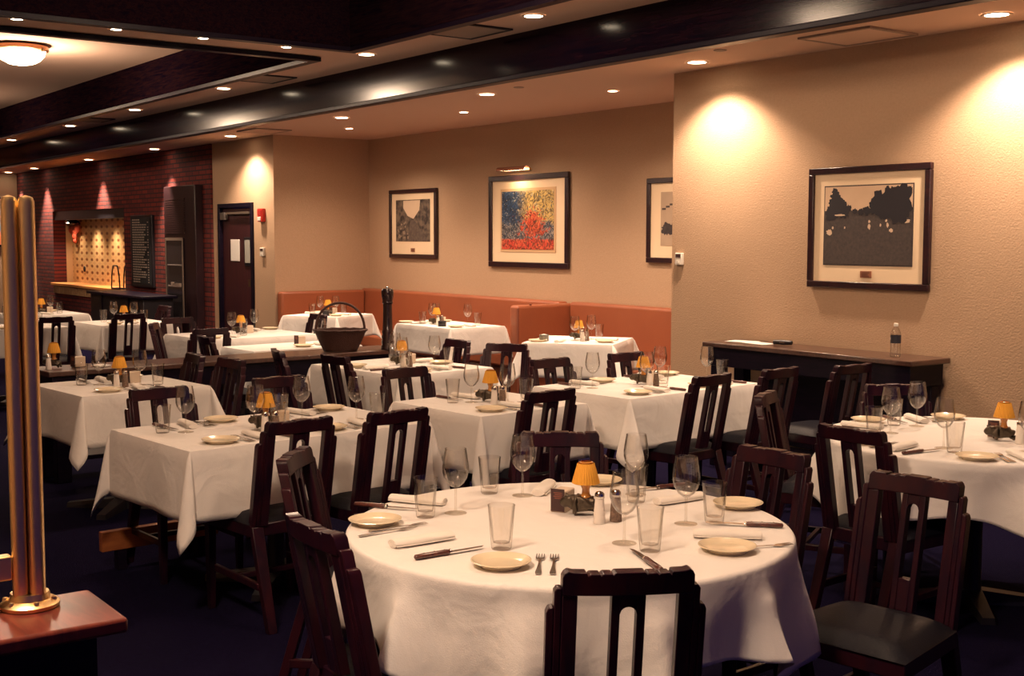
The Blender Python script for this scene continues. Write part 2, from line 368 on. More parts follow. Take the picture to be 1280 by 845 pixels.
# golf photo
t, w, h = frame('large framed golf course photograph on the right-hand wall above the console', -5.68, -4.70, 1.31, 2.13, YW)
iw, i0, i1 = .36, -.255, .285
sky = mat('photo_sky', (.55, .38, .25), .6, noise=(6, (.64, .46, .31), .3)); dk = mat('photo_dark', (.030, .022, .026), .6, noise=(25, (.06, .045, .045), .2)); lt = mat('photo_light', (.6, .45, .32), .6)
ph = MB().box(-iw, iw, -.024, -.021, i0, i1).build('photograph', dk, t)
MB().box(-iw + .008, iw - .008, -.0255, -.0242, .115, i1 - .008).build('photo_sky', sky, ph)
g = mat('photo_grass', (.035, .026, .028), .6, noise=(60, (.07, .052, .045), .25))
MB().box(-iw + .008, iw - .008, -.0255, -.0242, i0 + .008, .112).build('photo_grass', g, ph)
tr = MB()
def blob(mb, x, z, r, y, n=14, seed=0, sx=1):
    rr = random.Random(seed); n = 26 if r > .02 else n; vs = [(x, y, z)]
    for k in range(n): a = 2 * PI * k / n; q = r * (0.72 + .46 * rr.random()); vs.append((x + sx * q * math.cos(a), y, z + q * math.sin(a)))
    mb.add(vs, [(0, 1 + k, 1 + (k + 1) % n) for k in range(n)])
for i, (x, z, r) in enumerate([(-.29, .17, .03), (-.22, .17, .035), (-.30, .08, .04), (-.15, .13, .025), (.16, .24, .03), (.25, .235, .035), (.05, .15, .035), (.33, .24, .03), (-.10, .11, .02), (-.02, .12, .018), (-.26, .20, .045), (-.27, .245, .025), (-.24, .14, .075), (-.29, .11, .055), (-.19, .11, .05), (.10, .17, .07), (.20, .19, .08), (.29, .20, .085), (.24, .11, .09), (.12, .11, .06), (.32, .12, .06), (0, .11, .03), (.05, .115, .03), (-.05, .105, .025)]): blob(tr, min(x, iw - r * 1.18), z, r, -.0262 - .00005 * i, seed=i)
tr.build('photo_trees', mat('photo_tree', (.010, .008, .014), .6), ph)
fg = MB()
for i, (x, z, r, sx) in enumerate([(-.31, -.03, .028, 1.2), (-.28, 0, .014, .8), (-.18, .0, .012, .7), (.02, .005, .026, .6), (.02, .04, .013, 1), (.11, .015, .014, .7), (.165, .015, .022, .6), (.195, -.02, .018, 1.3), (.155, .045, .012, 1), (.30, .04, .018, 3), (-.22, .085, .010, 6)]): blob(fg, x, z, r * .72, -.0270, seed=50 + i, sx=sx)
fg.build('photo_figures', lt, ph)
# colourful print with picture light
t, w, h = frame('large framed colourful abstract print in red, blue and yellow under a brass picture light', -11.46, -10.02, 1.32, 2.34, YB, .06, plaque=False, name='framed_print')
MB().box(-.50, .50, -.026, -.021, -.34, .36).build('inner_mat', mat('mat_edge', (.62, .40, .22), .7), t)
MB().box(-.47, .47, -.030, -.0265, -.31, .33).build('print', art_m, t)
pl = thing('picture_light', (-10.86, YB, 2.39)); tag(pl, 'small brass picture light on the wall above the colourful print', 'picture light')
MB().tube([(.16, -.001, 0), (.16, -.06, .03), (.16, -.12, .02)], .012, 8).build('arm', brass_m, pl)
a = MB()
for i in range(9):
    pass
a.grid([[(x, -.14 + .035 * math.cos(an), .0 + .035 * math.sin(an)) for an in [PI * k / 10 for k in range(-1, 12)]] for x in (-.26, .26)])
a.build('reflector', mat('aged_brass', (.30, .12, .07), .35, .6), pl)
MB().tube([(-.22, -.14, .0), (.22, -.14, .0)], .008, 8).build('bulb', mat('tube_bulb', (1, .8, .5), .5, emit=((1, .7, .4), 25)), pl)
def light(kind, name, loc, power, col=WARM, parent=None, size=.05, **k):
    l = bpy.data.lights.new(name, kind); l.energy = power; l.color = col
    o = bpy.data.objects.new(name, l); C.objects.link(o); o.location = loc
    if parent: o.parent = parent
    if kind == 'SPOT': l.spot_size = math.radians(k.get('angle', 90)); l.spot_blend = k.get('blend', 1); l.shadow_soft_size = size
    elif kind == 'POINT': l.shadow_soft_size = size
    return o
sp_ = light('SPOT', 'lamp_glow', (0, -.14, -.02), 5, (1, .72, .42), pl, .04, angle=150); sp_.rotation_euler = (math.radians(12), 0, 0)
# street photo
t, w, h = frame('framed street photograph left of the colourful print', -13.67, -12.56, 1.39, 2.25, YB, .05)
ph = MB().box(-.40, .40, -.024, -.021, -.22, .30).build('photograph', mat('street_dark', (.03, .022, .022), .6, noise=(16, (.16, .12, .09), .12)), t)
s_ = MB().add([(-.22, -.0255, .29), (.18, -.0255, .29), (.16, -.0255, .17), (.02, -.0255, .06), (-.12, -.0255, .10), (-.22, -.0255, .20)], [(0, 1, 2, 3, 4, 5)]); s_.build('photo_sky', lt, ph)
s_ = MB().add([(-.05, -.0255, .04), (.04, -.0255, .05), (.36, -.0255, -.21), (-.12, -.0255, -.21)], [(0, 1, 2, 3)]); s_.build('photo_road', mat('road', (.13, .10, .08), .6, noise=(30, (.07, .05, .045), .2)), ph)
fg = MB()
for i in range(26): blob(fg, -.36 + .24 * random.random() + (i % 3) * .02, -.19 + .22 * random.random(), .012, -.0262 - .0001 * i, 8, i, 1.6)
fg.build('photo_cars', mat('photo_mid', (.26, .2, .15), .6), ph)
# bridge photo, half hidden by the corner
t, w, h = frame('framed pale photograph partly hidden behind the corner of the right-hand wall', -8.82, -7.60, 1.41, 2.22, YB, .05, plaque=False)
ph = MB().box(-.42, .42, -.024, -.021, -.24, .27).build('photograph', mat('photo_pale', (.50, .36, .25), .6, noise=(5, (.38, .28, .2), .3)), t)
fg = MB()
for i, (x, z, r, sx) in enumerate([(-.34, -.08, .06, 1.2), (-.22, -.09, .07, 1.3), (-.05, -.10, .07, 1.3), (.1, -.1, .07, 1.3), (.3, -.1, .08, 1.2)]): blob(fg, max(x, -.42 + r * sx * 1.16), z, r, -.0255 - i * .0002, seed=90 + i, sx=sx)
fg.build('photo_trees', dk, ph)
fg = MB()
for i in range(16): a0 = PI * i / 15; a1 = PI * (i + 1) / 15; fg.box(-.40 + .052 * i, -.40 + .052 * (i + 1), -.0262, -.0256, .10 + .10 * math.sin(a0), .118 + .10 * math.sin(a0))
fg.build('photo_arch', dk, ph)
# picture on the far end wall (left edge)
t = thing('wall_painting', (XE, 6.30, 1.95)); t.rotation_euler = (0, 0, PI / 2); tag(t, 'orange and blue painting on the far end wall behind the brass posts', 'picture')
MB().box(-.35, .35, -.04, -.005, -.5, .5).build('frame', dark_m, t, bevel=.01)
MB().box(-.31, .31, -.046, -.041, -.46, .46).build('canvas', mat('orange_canvas', (.55, .16, .05), .7, noise=(3, (.05, .16, .25), .08)), t)
# ------------------------------------------------------------------ chalkboard, shuttered opening, cabinet, niche things
t = thing('menu_board', (-18.8, YW - .03, 1.43)); tag(t, 'tall black menu board with white lettering on the brick wall', 'menu board')
MB().box(-.47, .47, -.05, -.002, -.56, .56).build('frame', black_m, t, bevel=.01)
MB().box(-.42, .42, -.056, -.051, -.51, .51).build('panel', mat('slate', (.012, .012, .016), .7), t)
rr = random.Random(3); chalk_m = mat('chalk', (.36, .30, .25), .8)
for r in range(26):
    tx = MB()
    z = .485 - r * .0385; x = -.36; end = .12 + rr.random() * .12 if rr.random() > .25 else -.05
    while x < end:
        wd = .03 + rr.random() * .07; tx.box(x, x + wd, -.0585, -.0565, z - .010, z + .010); x += wd + .018
    if rr.random() > .2: tx.box(.30, .345, -.0585, -.0565, z - .008, z + .008)
    tx.build('lettering', chalk_m, t)
t = thing('display_cabinet', (-17.0, YW - .03, 0)); tag(t, 'tall dark cabinet with louvred upper doors and a lit glass door below', 'cabinet')
MB().box(-.62, .56, -.12, -.002, 0, 2.38).build('body', wood('cabinet_wood', (.016, .006, .010), (.03, .010, .013), (3, 3, 1), .4, .2), t, bevel=.01)
lv = MB()
for k in range(16): lv.box(-.55, .2, -.140, -.122, 1.70 + k * .032, 1.719 + k * .032)
lv.build('louvre_door', mat('louvre', (.035, .012, .014), .45), t)
gd = MB().box(-.52, .12, -.135, -.121, .45, 1.64).build('glass_door', mat('cab_glass', (.04, .035, .04), .12, spec=.8), t, bevel=.005)
MB().box(-.54, -.505, -.142, -.1355, .45, 1.64).box(.10, .14, -.142, -.1355, .45, 1.64).box(-.505, .10, -.142, -.1355, 1.60, 1.64).build('door_edge', mat('door_edge', (.20, .15, .12), .4), gd)
MB().box(-.45, .08, -.146, -.1365, 1.24, 1.255).box(-.45, .05, -.146, -.1365, .93, .95).build('shelf', mat('cab_shelf', (.28, .24, .22), .4), gd)
pp = MB()
for k, (x, z) in enumerate([(-.32, .97), (-.15, .96), (-.24, .953), (-.05, .96)]): pp.box(x, x + .13, -.149, -.1465, z - .02, z + .03)
pp.build('crockery', mat('cab_crockery', (.42, .33, .28), .4), gd)
t = thing('service_counter', (-18.0, YW - .55, 0)); tag(t, 'black service counter before the brick wall under the menu board', 'counter')
MB().box(-1.15, 1.15, -.22, .22, 0, .78).build('body', black_m, t, bevel=.01)
MB().box(-1.2, 1.2, -.27, .27, .78, .82).build('worktop', dark_m, t, bevel=.008)
MB().box(-.6, -.58, -.235, -.22, .1, .8).box(.58, .6, -.235, -.22, .1, .8).build('door_strip', dark_m, t)
for k, xx in enumerate((-23.1, -22.1, -21.1, -20.1)):
    light('SPOT', 'niche_lamp', (xx, YW + .06, NT - .19), 34, WARM, None, .05, angle=120)
t = thing('wire_stand', (-19.95, YW - .1, .80)); tag(t, 'black wire stand with arched loop at the right end of the niche ledge', 'stand')
def arch(x0, x1, h, y): return [(x0 + (x1 - x0) * (1 - math.cos(PI * k / 12)) / 2, y, h * min(1, 1.15 * math.sin(PI * k / 12))) for k in range(13)]
MB().tube(arch(-.22, .18, .38, .0), .012, 6).build('front_loop', black_m, t)
MB().tube(arch(-.10, .28, .38, .16), .012, 6).build('rear_loop', black_m, t)
MB().tube([(-.22, 0, .01), (-.10, .16, .01), (.28, .16, .01), (.18, 0, .01), (-.22, 0, .01)], .012, 6).build('foot_ring', black_m, t)
t = thing('hanging_ornament', (-23.3, YW + .25, 1.80)); tag(t, 'red and black ornament hanging in the tiled niche', 'ornament')
o_ = MB(); 
for i, (x, z, r, sx) in enumerate([(0.06, -.02, .13, 1.3), (.22, .02, .10, 1.6), (-.12, .0, .10, 1.5), (.07, -.14, .09, 1.2), (.1, -.22, .06, 1)]):
    o_.lathe([(.001, -.04), (r * .7, -.025), (r, 0), (r * .7, .025), (.001, .04)], 12, Matrix.Translation((x, 0, z)) @ Matrix.Diagonal((sx, 1, 1, 1)) @ Matrix.Rotation(PI / 2, 4, 'X'))
o_.build('body', mat('ornament_red', (.60, .10, .05), .5), t)
MB().lathe([(.001, .08), (.10, .05), (.14, 0), (.10, -.03), (.001, -.04)], 12, Matrix.Translation((.14, -.05, .10))).build('cap', black_m, t)
MB().tube([(.06, 0, .05), (-.02, 0, .16), (-.02, 0, .3)], .012, 6).build('hook', black_m, t)
t = thing('pan', (-19.9, YW + .26, 1.73)); tag(t, 'small dark round pan hanging at the top right of the tiled niche', 'pan')
MB().lathe([(.001, 0), (.10, .0), (.12, .03), (.125, .05)], 16, Matrix.Rotation(PI / 2, 4, 'X')).build('dish', black_m, t); MB().box(-.012, .012, -.03, -.01, .10, .24).build('handle', black_m, t)
t = thing('socket', (-22.9, YW + .315, 1.06)); tag(t, 'small dark round outlet low on the niche tiles', 'outlet')
MB().lathe([(.001, 0.012), (.05, .010), (.055, 0)], 14, Matrix.Rotation(PI / 2, 4, 'X')).build('cover', black_m, t)
# ------------------------------------------------------------------ ceiling fixtures
def make_downlight():
    t = thing('downlight')
    MB().lathe([(.066, -.004), (.085, -.006), (.088, -.001), (.088, 0)], 28).build('trim_ring', trimring_m, t)
    MB().disc(.068, -.003, 28, up=False).build('lens', lens_m, t, recalc=False)
    return t
dl = make_downlight(); register(dl)
def downlight(x, y, z, label, group, power=45, angle=100, blend=.9, sc=1):
    o = place(dl, (x, y, z - .002), 0, label, 'ceiling light', group, sc)
    l = light('SPOT', 'lamp_glow', (0, 0, -.02), power, WARM, o, .06, angle=angle, blend=blend)
    return o
PW = 1.0
names = ['right end of the lower ceiling, at the frame edge', 'above the bright patch of the right-hand wall', 'above and left of the colourful print', 'left of the alcove, beside the beam', 'just above the dark door wall', 'above the brick wall, nearest the door', 'above the brick wall over the niche', 'above the brick wall left of the niche', 'above the far left end of the brick wall']
for i, (x, y) in enumerate([(-4.10, 6.48), (-6.5, 6.48), (-9.07, 6.42), (-11.76, 6.42), (-14.75, 6.46), (-17.6, 6.52), (-20.68, 6.54), (-23.9, 6.54), (-25.7, 6.54)]):
    brick = i >= 5
    downlight(x, y, ZL, 'recessed ceiling light ' + names[i], 'downlights along the lower ceiling', (300 if brick else 135 if i not in (2, 3) else 100) * PW, 68 if brick else 124, .6 if brick else .55)
for i, (x, y) in enumerate([(-8.21, 7.16), (-10.51, 7.15), (-12.90, 7.14)]):
    downlight(x, y, ZL, 'small recessed light in the alcove ceiling, ' + ['right one', 'middle one', 'left one'][i], 'small alcove downlights', 150 * PW, 140, 1, .62)
for i, (x, y) in enumerate([(-7.12, 5.45), (-9.47, 5.42), (-12.54, 5.42), (-15.3, 5.43), (-18.05, 5.46), (-21.28, 5.48), (-4.7, 5.45), (-2.2, 5.45)]):
    if i > 5: lab = 'recessed ceiling light of the long strip above the %s' % ['right-hand round table', 'near right entrance'][i - 6]
    else: lab = 'recessed light in the ceiling strip above the dark beam, %s' % ['nearest', 'second nearest', 'third nearest', 'fourth nearest', 'fifth nearest', 'farthest at the left edge'][i]
    downlight(x, y, ZS, lab, 'downlights in the long ceiling strip', (92 if i < 6 else 50) * PW, 76)
for i, (x, y) in enumerate([(-9.50, 2.51), (-9.50, 3.24), (-9.50, 3.94), (-9.52, 4.68)]):
    downlight(x, y, ZS, 'small recessed light in the cross strip at top left, %s' % ['leftmost', 'second from the left', 'third from the left', 'rightmost by the beam corner'][i], 'small downlights in the cross strip', 48 * PW, 95, .9, .6)
def dome(x, y, label, pw=150):
    t = thing('dome_light', (x, y, 3.64)); tag(t, label, 'ceiling light', 'frosted dome ceiling lights')
    MB().lathe([(.26, 0), (.28, -.02), (.28, -.06), (.255, -.07)], 32).build('rim', mat('dome_rim', (.35, .16, .08), .3, .8), t)
    MB().lathe([(.25, -.06), (.235, -.11), (.19, -.16), (.12, -.195), (.05, -.208), (.001, -.21)], 32).build('glass_bowl', dome_m, t)
    for k in range(3):
        a = 2 * PI * k / 3 + .6; MB().lathe([(.02, -.08), (.022, -.06), (.001, -.04)], 8, Matrix.Translation((.272 * math.cos(a), .272 * math.sin(a), 0))).build('clip', brass_m, t)
    light('POINT', 'lamp_glow', (0, 0, -.26), pw * PW, WARM, t, .2)
dome(-13.45, 3.58, 'glowing frosted dome light on the recessed ceiling at top left', 110)
dome(-18.5, 3.4, 'frosted dome light deeper in the far ceiling recess', 70)
dome(-6.6, 3.6, 'frosted dome light in the near ceiling recess above the dining tables', 60)
dome(-3.0, 3.2, 'frosted dome light in the near ceiling recess over the round table', 42)
dome(-2.2, .2, 'added unseen frosted dome light in the near ceiling recess by the brass posts', 215)  # unseen dome, added to brighten the cloth fronts from the camera side
t = thing('smoke_detector', (-12.2, 4.0, 3.64)); tag(t, 'small white sensor on the recessed ceiling beside the dome light', 'sensor')
MB().lathe([(.06, 0), (.065, -.02), (.04, -.05), (.001, -.055)], 20).build('housing', white_m, t); MB().tube([(.0, 0, -.05), (.10, .1, -.02)], .006, 6).build('wire', white_m, t)
def vent(x, y, z, sx, sy, label, grey=True):
    t = thing('ceiling_vent', (x, y, z)); tag(t, label, 'ceiling vent', 'ceiling vents')
    MB().box(-sx / 2, sx / 2, -sy / 2, sy / 2, -.012, -.001).build('panel', grey_m if grey else ceil_m, t, bevel=.003)
    m = MB().box(-sx / 2 - .03, sx / 2 + .03, sy / 2 + .001, sy / 2 + .03, -.014, -.001).box(-sx / 2 - .03, sx / 2 + .03, -sy / 2 - .03, -sy / 2 - .001, -.014, -.001).box(-sx / 2 - .03, -sx / 2 - .001, -sy / 2, sy / 2, -.014, -.001).box(sx / 2 + .001, sx / 2 + .03, -sy / 2, sy / 2, -.014, -.001)
    m.build('slot', slot_m if grey else grey_m, t)
vent(-7.93, 5.42, ZS, .5, .42, 'square ceiling vent in the strip beside the nearest downlight')
vent(-11.5, 5.40, ZS, .5, .40, 'square ceiling vent in the strip between second and third downlights')
vent(-16.9, 5.40, ZS, .5, .40, 'square ceiling vent in the strip farther left')
vent(-5.05, 6.45, ZL, .5, .42, 'flat square ceiling panel over the right-hand wall picture', False)
vent(-13.75, 6.45, ZL, .5, .40, 'flat square ceiling panel by the door wall', False)
for i, (x, y) in enumerate([(-6.0, 6.2), (-8.5, 6.35), (-11.1, 5.9)]):
    t = thing('sprinkler', (x, y if i < 2 else 6.1, ZL)); tag(t, 'tiny sprinkler cover on the lower ceiling, %s' % ['right of the bright wall patch', 'above the colourful print', 'left of the alcove'][i], 'sprinkler', 'sprinkler covers')
    MB().lathe([(.045, 0), (.045, -.005), (.001, -.008)], 16).build('cover', grey_m, t)
# ------------------------------------------------------------------ banquettes
def banq(label, parts, z=.96):
    t = thing('banquette', (0, 0, 0)); tag(t, label, 'banquette', None)
    for n, (x0, x1, y0, y1, z0, z1), bv in parts:
        MB().box(x0, x1, y0, y1, z0, z1).build(n, leather_m, t, bevel=bv, seg=3)
    return t
banq('tan leather corner banquette along the left and back walls of the alcove', [
    ('backrest', (XA + .005, XA + .14, YW + .02, YB - .15, .40, .965), .03), ('backrest', (XA + .005, -10.04, YB - .14, YB - .005, .40, .98), .03),
    ('seat', (XA + .15, XA + .62, YW + .02, YB - .64, .28, .46), .04), ('seat', (XA + .15, -10.06, YB - .62, YB - .15, .28, .46), .04),
    ('plinth', (XA + .02, XA + .55, YW + .04, YB - .66, .0, .27), .0), ('plinth', (XA + .15, -10.08, YB - .56, YB - .15, .0, .27), .0)])
t = banq('tan leather banquette right of the divider, ending at the wall corner', [
    ('divider', (-10.02, -9.88, 7.37, YB - .005, .02, .965), .03), ('backrest', (-9.87, XB - .005, YB - .14, YB - .005, .40, .985), .03),
    ('seat', (-9.87, XB - .01, YB - .62, YB - .15, .28, .46), .04), ('plinth', (-9.86, XB - .02, YB - .56, YB - .15, .0, .27), .0)])
MB().tube([(-9.88, 7.375, .05), (-9.88, 7.375, .94)], .012, 6).build('piping', leather_seam_m, t)
MB().lathe([(.001, .02), (.012, .015), (.014, 0)], 8, Matrix.Translation((-9.9, 7.55, .965))).build('button', leather_seam_m, t)
# ------------------------------------------------------------------ console tables
def console(name, label, x, y, rz, L, W, H, topm, paper=False):
    t = thing(name, (x, y, 0), rz); tag(t, label, 'console table')
    MB().box(-L / 2, L / 2, -W / 2, W / 2, H - .035, H).build('tabletop', topm, t, bevel=.006)
    MB().box(-L / 2 + .03, L / 2 - .03, -W / 2 + .03, W / 2 - .03, H - .17, H - .036).build('apron', dark_m, t, bevel=.004)
    for sx in (-1, 1):
        for sy in (-1, 1):
            x0 = sx * (L / 2 - .10); y0 = sy * (W / 2 - .08)
            MB().box(x0 - .05, x0 + .05, y0 - .04, y0 + .04, 0, H - .171).build('leg', dark_m, t, bevel=.006)
    MB().box(-L / 2 + .15, L / 2 - .15, -W / 2 + .06, W / 2 - .06, .14, .17).build('lower_shelf', dark_m, t, bevel=.004)
    return t
con = console('console_table', 'dark wooden console table against the right-hand wall', -5.42, 6.58, 0, 1.78, .40, .90, topdark_m)
MB().box(-.56, .83, .12, .14, .18, .727).build('shade_panel', dark_m, con)  # dark sheet standing for the shade on the wall under the console
console('service_table', 'long bare dark service table crossing behind the left tables', -8.53, 3.72, math.radians(90 + 2), 2.82, .42, .76, topdark_m)
# ------------------------------------------------------------------ chair
def yb(x, z):  # curved back, raked
    return -.022 * (1 - (x / .19) ** 2) - .085 * (z - .45) / .43 + .085
def make_chair():
    t = thing('dining_chair'); th = .034
    zt = .885
    # crest rail, rippled top
    def top(x):
        a = abs(x)
        for lim, h in ((.034, .0), (.041, -.007), (.062, -.003), (.069, -.009), (.092, -.004), (.099, -.010), (.13, -.001), (.142, .002), (.150, -.004), (.1551, -.014)):
            if a <= lim: return zt + h
        return zt - .02
    xs = [-.155, -.150, -.142, -.13, -.1, -.098, -.092, -.0695, -.068, -.062, -.0415, -.040, -.034, -.015, 0]
    xs = xs + [-x for x in xs[-2::-1]]
    MB().slab([(x, zt - .058, top(x)) for x in xs], th + .006, yb).build('crest_rail', chair_m, t, bevel=.003)
    for s in (-1, 1):
        m = MB()
        # stepped post, inner to outer columns
        cols = [(.119, .43, zt - .0581), (.1551, .43, zt - .0581)]
        m.slab([(s * x, a, b) for x, a, b in cols], th, yb)
        m.slab([(s * x, a, b) for x, a, b in [(.1553, .43, zt - .040), (.166, .43, zt - .040), (.1725, .43, zt - .050)]], th, yb)
        m.slab([(s * x, a, b) for x, a, b in [(.1727, .43, zt - .088), (.185, .43, zt - .092), (.190, .43, zt - .105)]], th, yb)
        xm = .165
        m.hexa([(s * (xm - .02), .0 - .06, 0), (s * (xm + .02), .0 - .06, 0), (s * (xm + .02), -.025, 0), (s * (xm - .02), -.025, 0)], [(s * (xm - .028), .068, .43), (s * (xm + .025), .068, .43), (s * (xm + .025), .102, .43), (s * (xm - .028), .102, .43)])
        m.build('back_post', chair_m, t, bevel=.003)
    m = MB()
    m.slab([(-.040, .46, zt - .059), (-.020, .46, zt - .059)], th - .004, yb).slab([(.020, .46, zt - .059), (.040, .46, zt - .059)], th - .004, yb)
    ax = [-.0199, -.017, -.012, -.006, 0, .006, .012, .017, .0199]
    m.slab([(x, zt - .107 + .019 * math.sqrt(max(0, 1 - (x / .0199) ** 2)), zt - .059) for x in ax], th - .004, yb)
    m.slab([(x, .46, .56) for x in (-.0199, 0, .0199)], th - .004, yb)
    m.build('splat', chair_m, t, bevel=.002)
    # seat
    sw0, sw1 = .19, .225
    m = MB().hexa([(-sw0, .07, .385), (sw0, .07, .385), (sw1, .47, .385), (-sw1, .47, .385)], [(-sw0, .07, .44), (sw0, .07, .44), (sw1, .47, .44), (-sw1, .47, .44)])
    m.build('seat_rail', chair_m, t, bevel=.005)
    n = 10; P = []
    for i in range(n + 1):
        v = i / n; row = []
        for k in range(n + 1):
            u = k / n * 2 - 1; w = sw0 + (sw1 - sw0) * v + .006
            e = (1 - abs(u) ** 5) * (1 - abs(2 * v - 1) ** 5)
            row.append((u * w, .085 + v * .395, .441 + .042 * max(0, e) ** .5))
        P.append(row)
    m = MB().grid(P); m.build('seat', seat_m, t, sharp=80)
    for s in (-1, 1):
        MB().hexa([(s * .2 - .014, .43, 0), (s * .2 + .014, .43, 0), (s * .2 + .014, .458, 0), (s * .2 - .014, .458, 0)], [(s * .2 - .02, .425, .386), (s * .2 + .02, .425, .386), (s * .2 + .02, .465, .386), (s * .2 - .02, .465, .386)]).build('leg', chair_m, t, bevel=.003)
        MB().box(s * .182 - .01, s * .182 + .01, .02, .44, .17, .20).build('stretcher', chair_m, t, bevel=.003)
    MB().box(-.172, .172, .22, .24, .175, .198).build('stretcher', chair_m, t, bevel=.003)
    return t
chair = make_chair(); register(chair)
def pc(x, y, ang, label, group):
    """x,y middle of the crest on plan, ang = facing direction in degrees"""
    place(chair, (x, y, 0), math.radians(ang - 90), 'dark mahogany dining chair ' + label, 'chair', group)
def face(x, y, cx, cy): return math.degrees(math.atan2(cy - y, cx - x))
RC = (-2.92, 2.38); GC = (-3.15, 4.93)
G1 = 'chairs round the front round table'
pc(-2.09, 1.88, 149, 'closest to the camera, its stepped crest before the round table', G1)
pc(-2.925, 1.51, 88, 'at the near left of the round table', G1)
pc(-3.92, 1.945, 47, 'at the far left of the round table with red highlights', G1)
pc(-3.74, 3.00, face(-3.74, 3.0, *RC), 'behind the lamp of the front round table', G1)
pc(-2.97, 3.37, 272, 'in shadow right of the far plates of the round table', G1)
pc(-2.36, 3.36, 278, 'right of the round table with its dark seat showing', G1)
G2 = 'chairs round the right-hand round table'
pc(-3.14, 4.04, 92, 'before the left side of the right-hand round table', G2)
pc(-4.08, 4.58, 28, 'seen edge-on left of the right-hand round table', G2)
pc(-3.95, 5.42, face(-3.95, 5.42, *GC), 'in the dark behind the glasses of the right-hand round table', G2)
G3 = 'chairs at the square tables'
pc(-4.67, 2.33, 183, 'left one of two before the long left table', G3)
pc(-4.66, 2.81, 184, 'right one of two before the long left table', G3)
pc(-6.05, 2.24, 4, 'behind the left end of the long left table', G3)
pc(-6.15, 2.95, 5, 'behind the lamp of the long left table', G3)
pc(-6.14, 3.76, 5, 'behind the small middle table, before the middle-back cloth', G3)
pc(-4.82, 3.80, 183, 'before the small middle table, over the round table glasses', G3)
pc(-4.84, 4.97, 186, 'turned slightly before the right-centre table', G3)
pc(-4.85, 5.55, 184, 'at the right end of the right-centre table', G3)
pc(-6.08, 4.80, 3, 'behind the left end of the right-centre table', G3)
pc(-4.74, 6.08, 178, 'parked sideways in front of the wall console', G3)
pc(-7.07, 3.80, 93, 'before the middle-back table, below the wicker basket', G3)
pc(-7.62, 3.66, 75, 'left of the basket, angled before the service table', G3)
pc(-7.62, 5.12, 268, 'on the far side of the middle-back table', G3)
pc(-7.13, 5.22, 305, 'angled between the middle-back table and the divider', G3)
pc(-7.67, 3.08, 265, 'before the service table, left of two dark ones', G3)
pc(-7.25, 3.15, 275, 'before the service table, right of two dark ones', G3)
pc(-6.10, 5.46, 3, 'behind the right end of the right-centre table', G3)
G4 = 'chairs at the far tables'
pc(-9.80, 4.08, 180, 'silhouetted before the brightest far cloth', G4)
pc(-9.02, 3.72, 85, 'low beside the brightest far cloth, behind the service table', G4)
pc(-11.28, 4.37, 3, 'behind the bright table left of the door', G4)
pc(-10.62, 3.90, 60, 'angled at the left of the brightest far cloth', G4)
pc(-12.15, 4.20, 180, 'silhouetted before the far left cloth below the menu board', G4)
pc(-12.06, 3.46, 180, 'just right of the brass posts, before a far cloth', G4)
pc(-10.97, 5.70, 270, 'before the left alcove table, behind the basket handle', G4)
pc(-13.3, 5.0, 270, 'behind the far left tables below the cabinet', G4)
# ------------------------------------------------------------------ brass posts on wooden cap
t = thing('partition', (-2.0, .42, 0), 0); tag(t, 'dark low partition with a red-brown wooden cap at the lower left corner', 'partition')
MB().box(-.08, .08, -1.2, .18, 0, 1.018).build('body', dark_m, t)
MB().box(-.10, .10, -1.2, .225, 1.02, 1.045).build('cap', cap_m, t, bevel=.006)
t = thing('brass_post', (-2.055, .535, 1.046)); tag(t, 'cluster of upright brass tubes on a round flange on the wooden cap', 'post')
for k in range(4):
    a = math.radians(28 + 90 * k); MB().lathe([(.0125, .02), (.0125, .660), (.010, .667), (.001, .670)], 20, Matrix.Translation((.0180 * math.cos(a), .0180 * math.sin(a), 0))).build('tube', brass_m, t)
MB().lathe([(.046, 0), (.047, .006), (.040, .011), (.032, .013), (.030, .024), (.001, .025)], 32).build('flange', brass_m, t)
for k in range(6):
    a = 2 * PI * k / 6; MB().lathe([(.001, .016), (.004, .015), (.005, .010)], 8, Matrix.Translation((.0385 * math.cos(a), .0385 * math.sin(a), 0))).build('screw', brass_m, t)
# glass clip
MB().box(-.012, .012, -.06, -.028, .05, .09).build('clamp', brass_m, t, bevel=.003)
# ------------------------------------------------------------------ floor plank behind table A
t = thing('floor_rail', (-6.0, 2.2, 0), math.radians(3)); tag(t, 'low wooden rail coloured orange as if lit near the floor behind the hanging cloth corner', 'rail')
MB().box(-.02, .02, -.30, .32, .10, .20).build('board', wood('rail_lit_tone', (.30, .09, .03), (.4, .13, .04), (3, 3, 10), .4, .3), t, bevel=.004)  # lit look of the wood put into its bright orange colour
MB().box(-.03, .03, -.22, -.18, 0, .099).build('foot', dark_m, t); MB().box(-.03, .03, .2, .24, 0, .099).build('foot', dark_m, t)
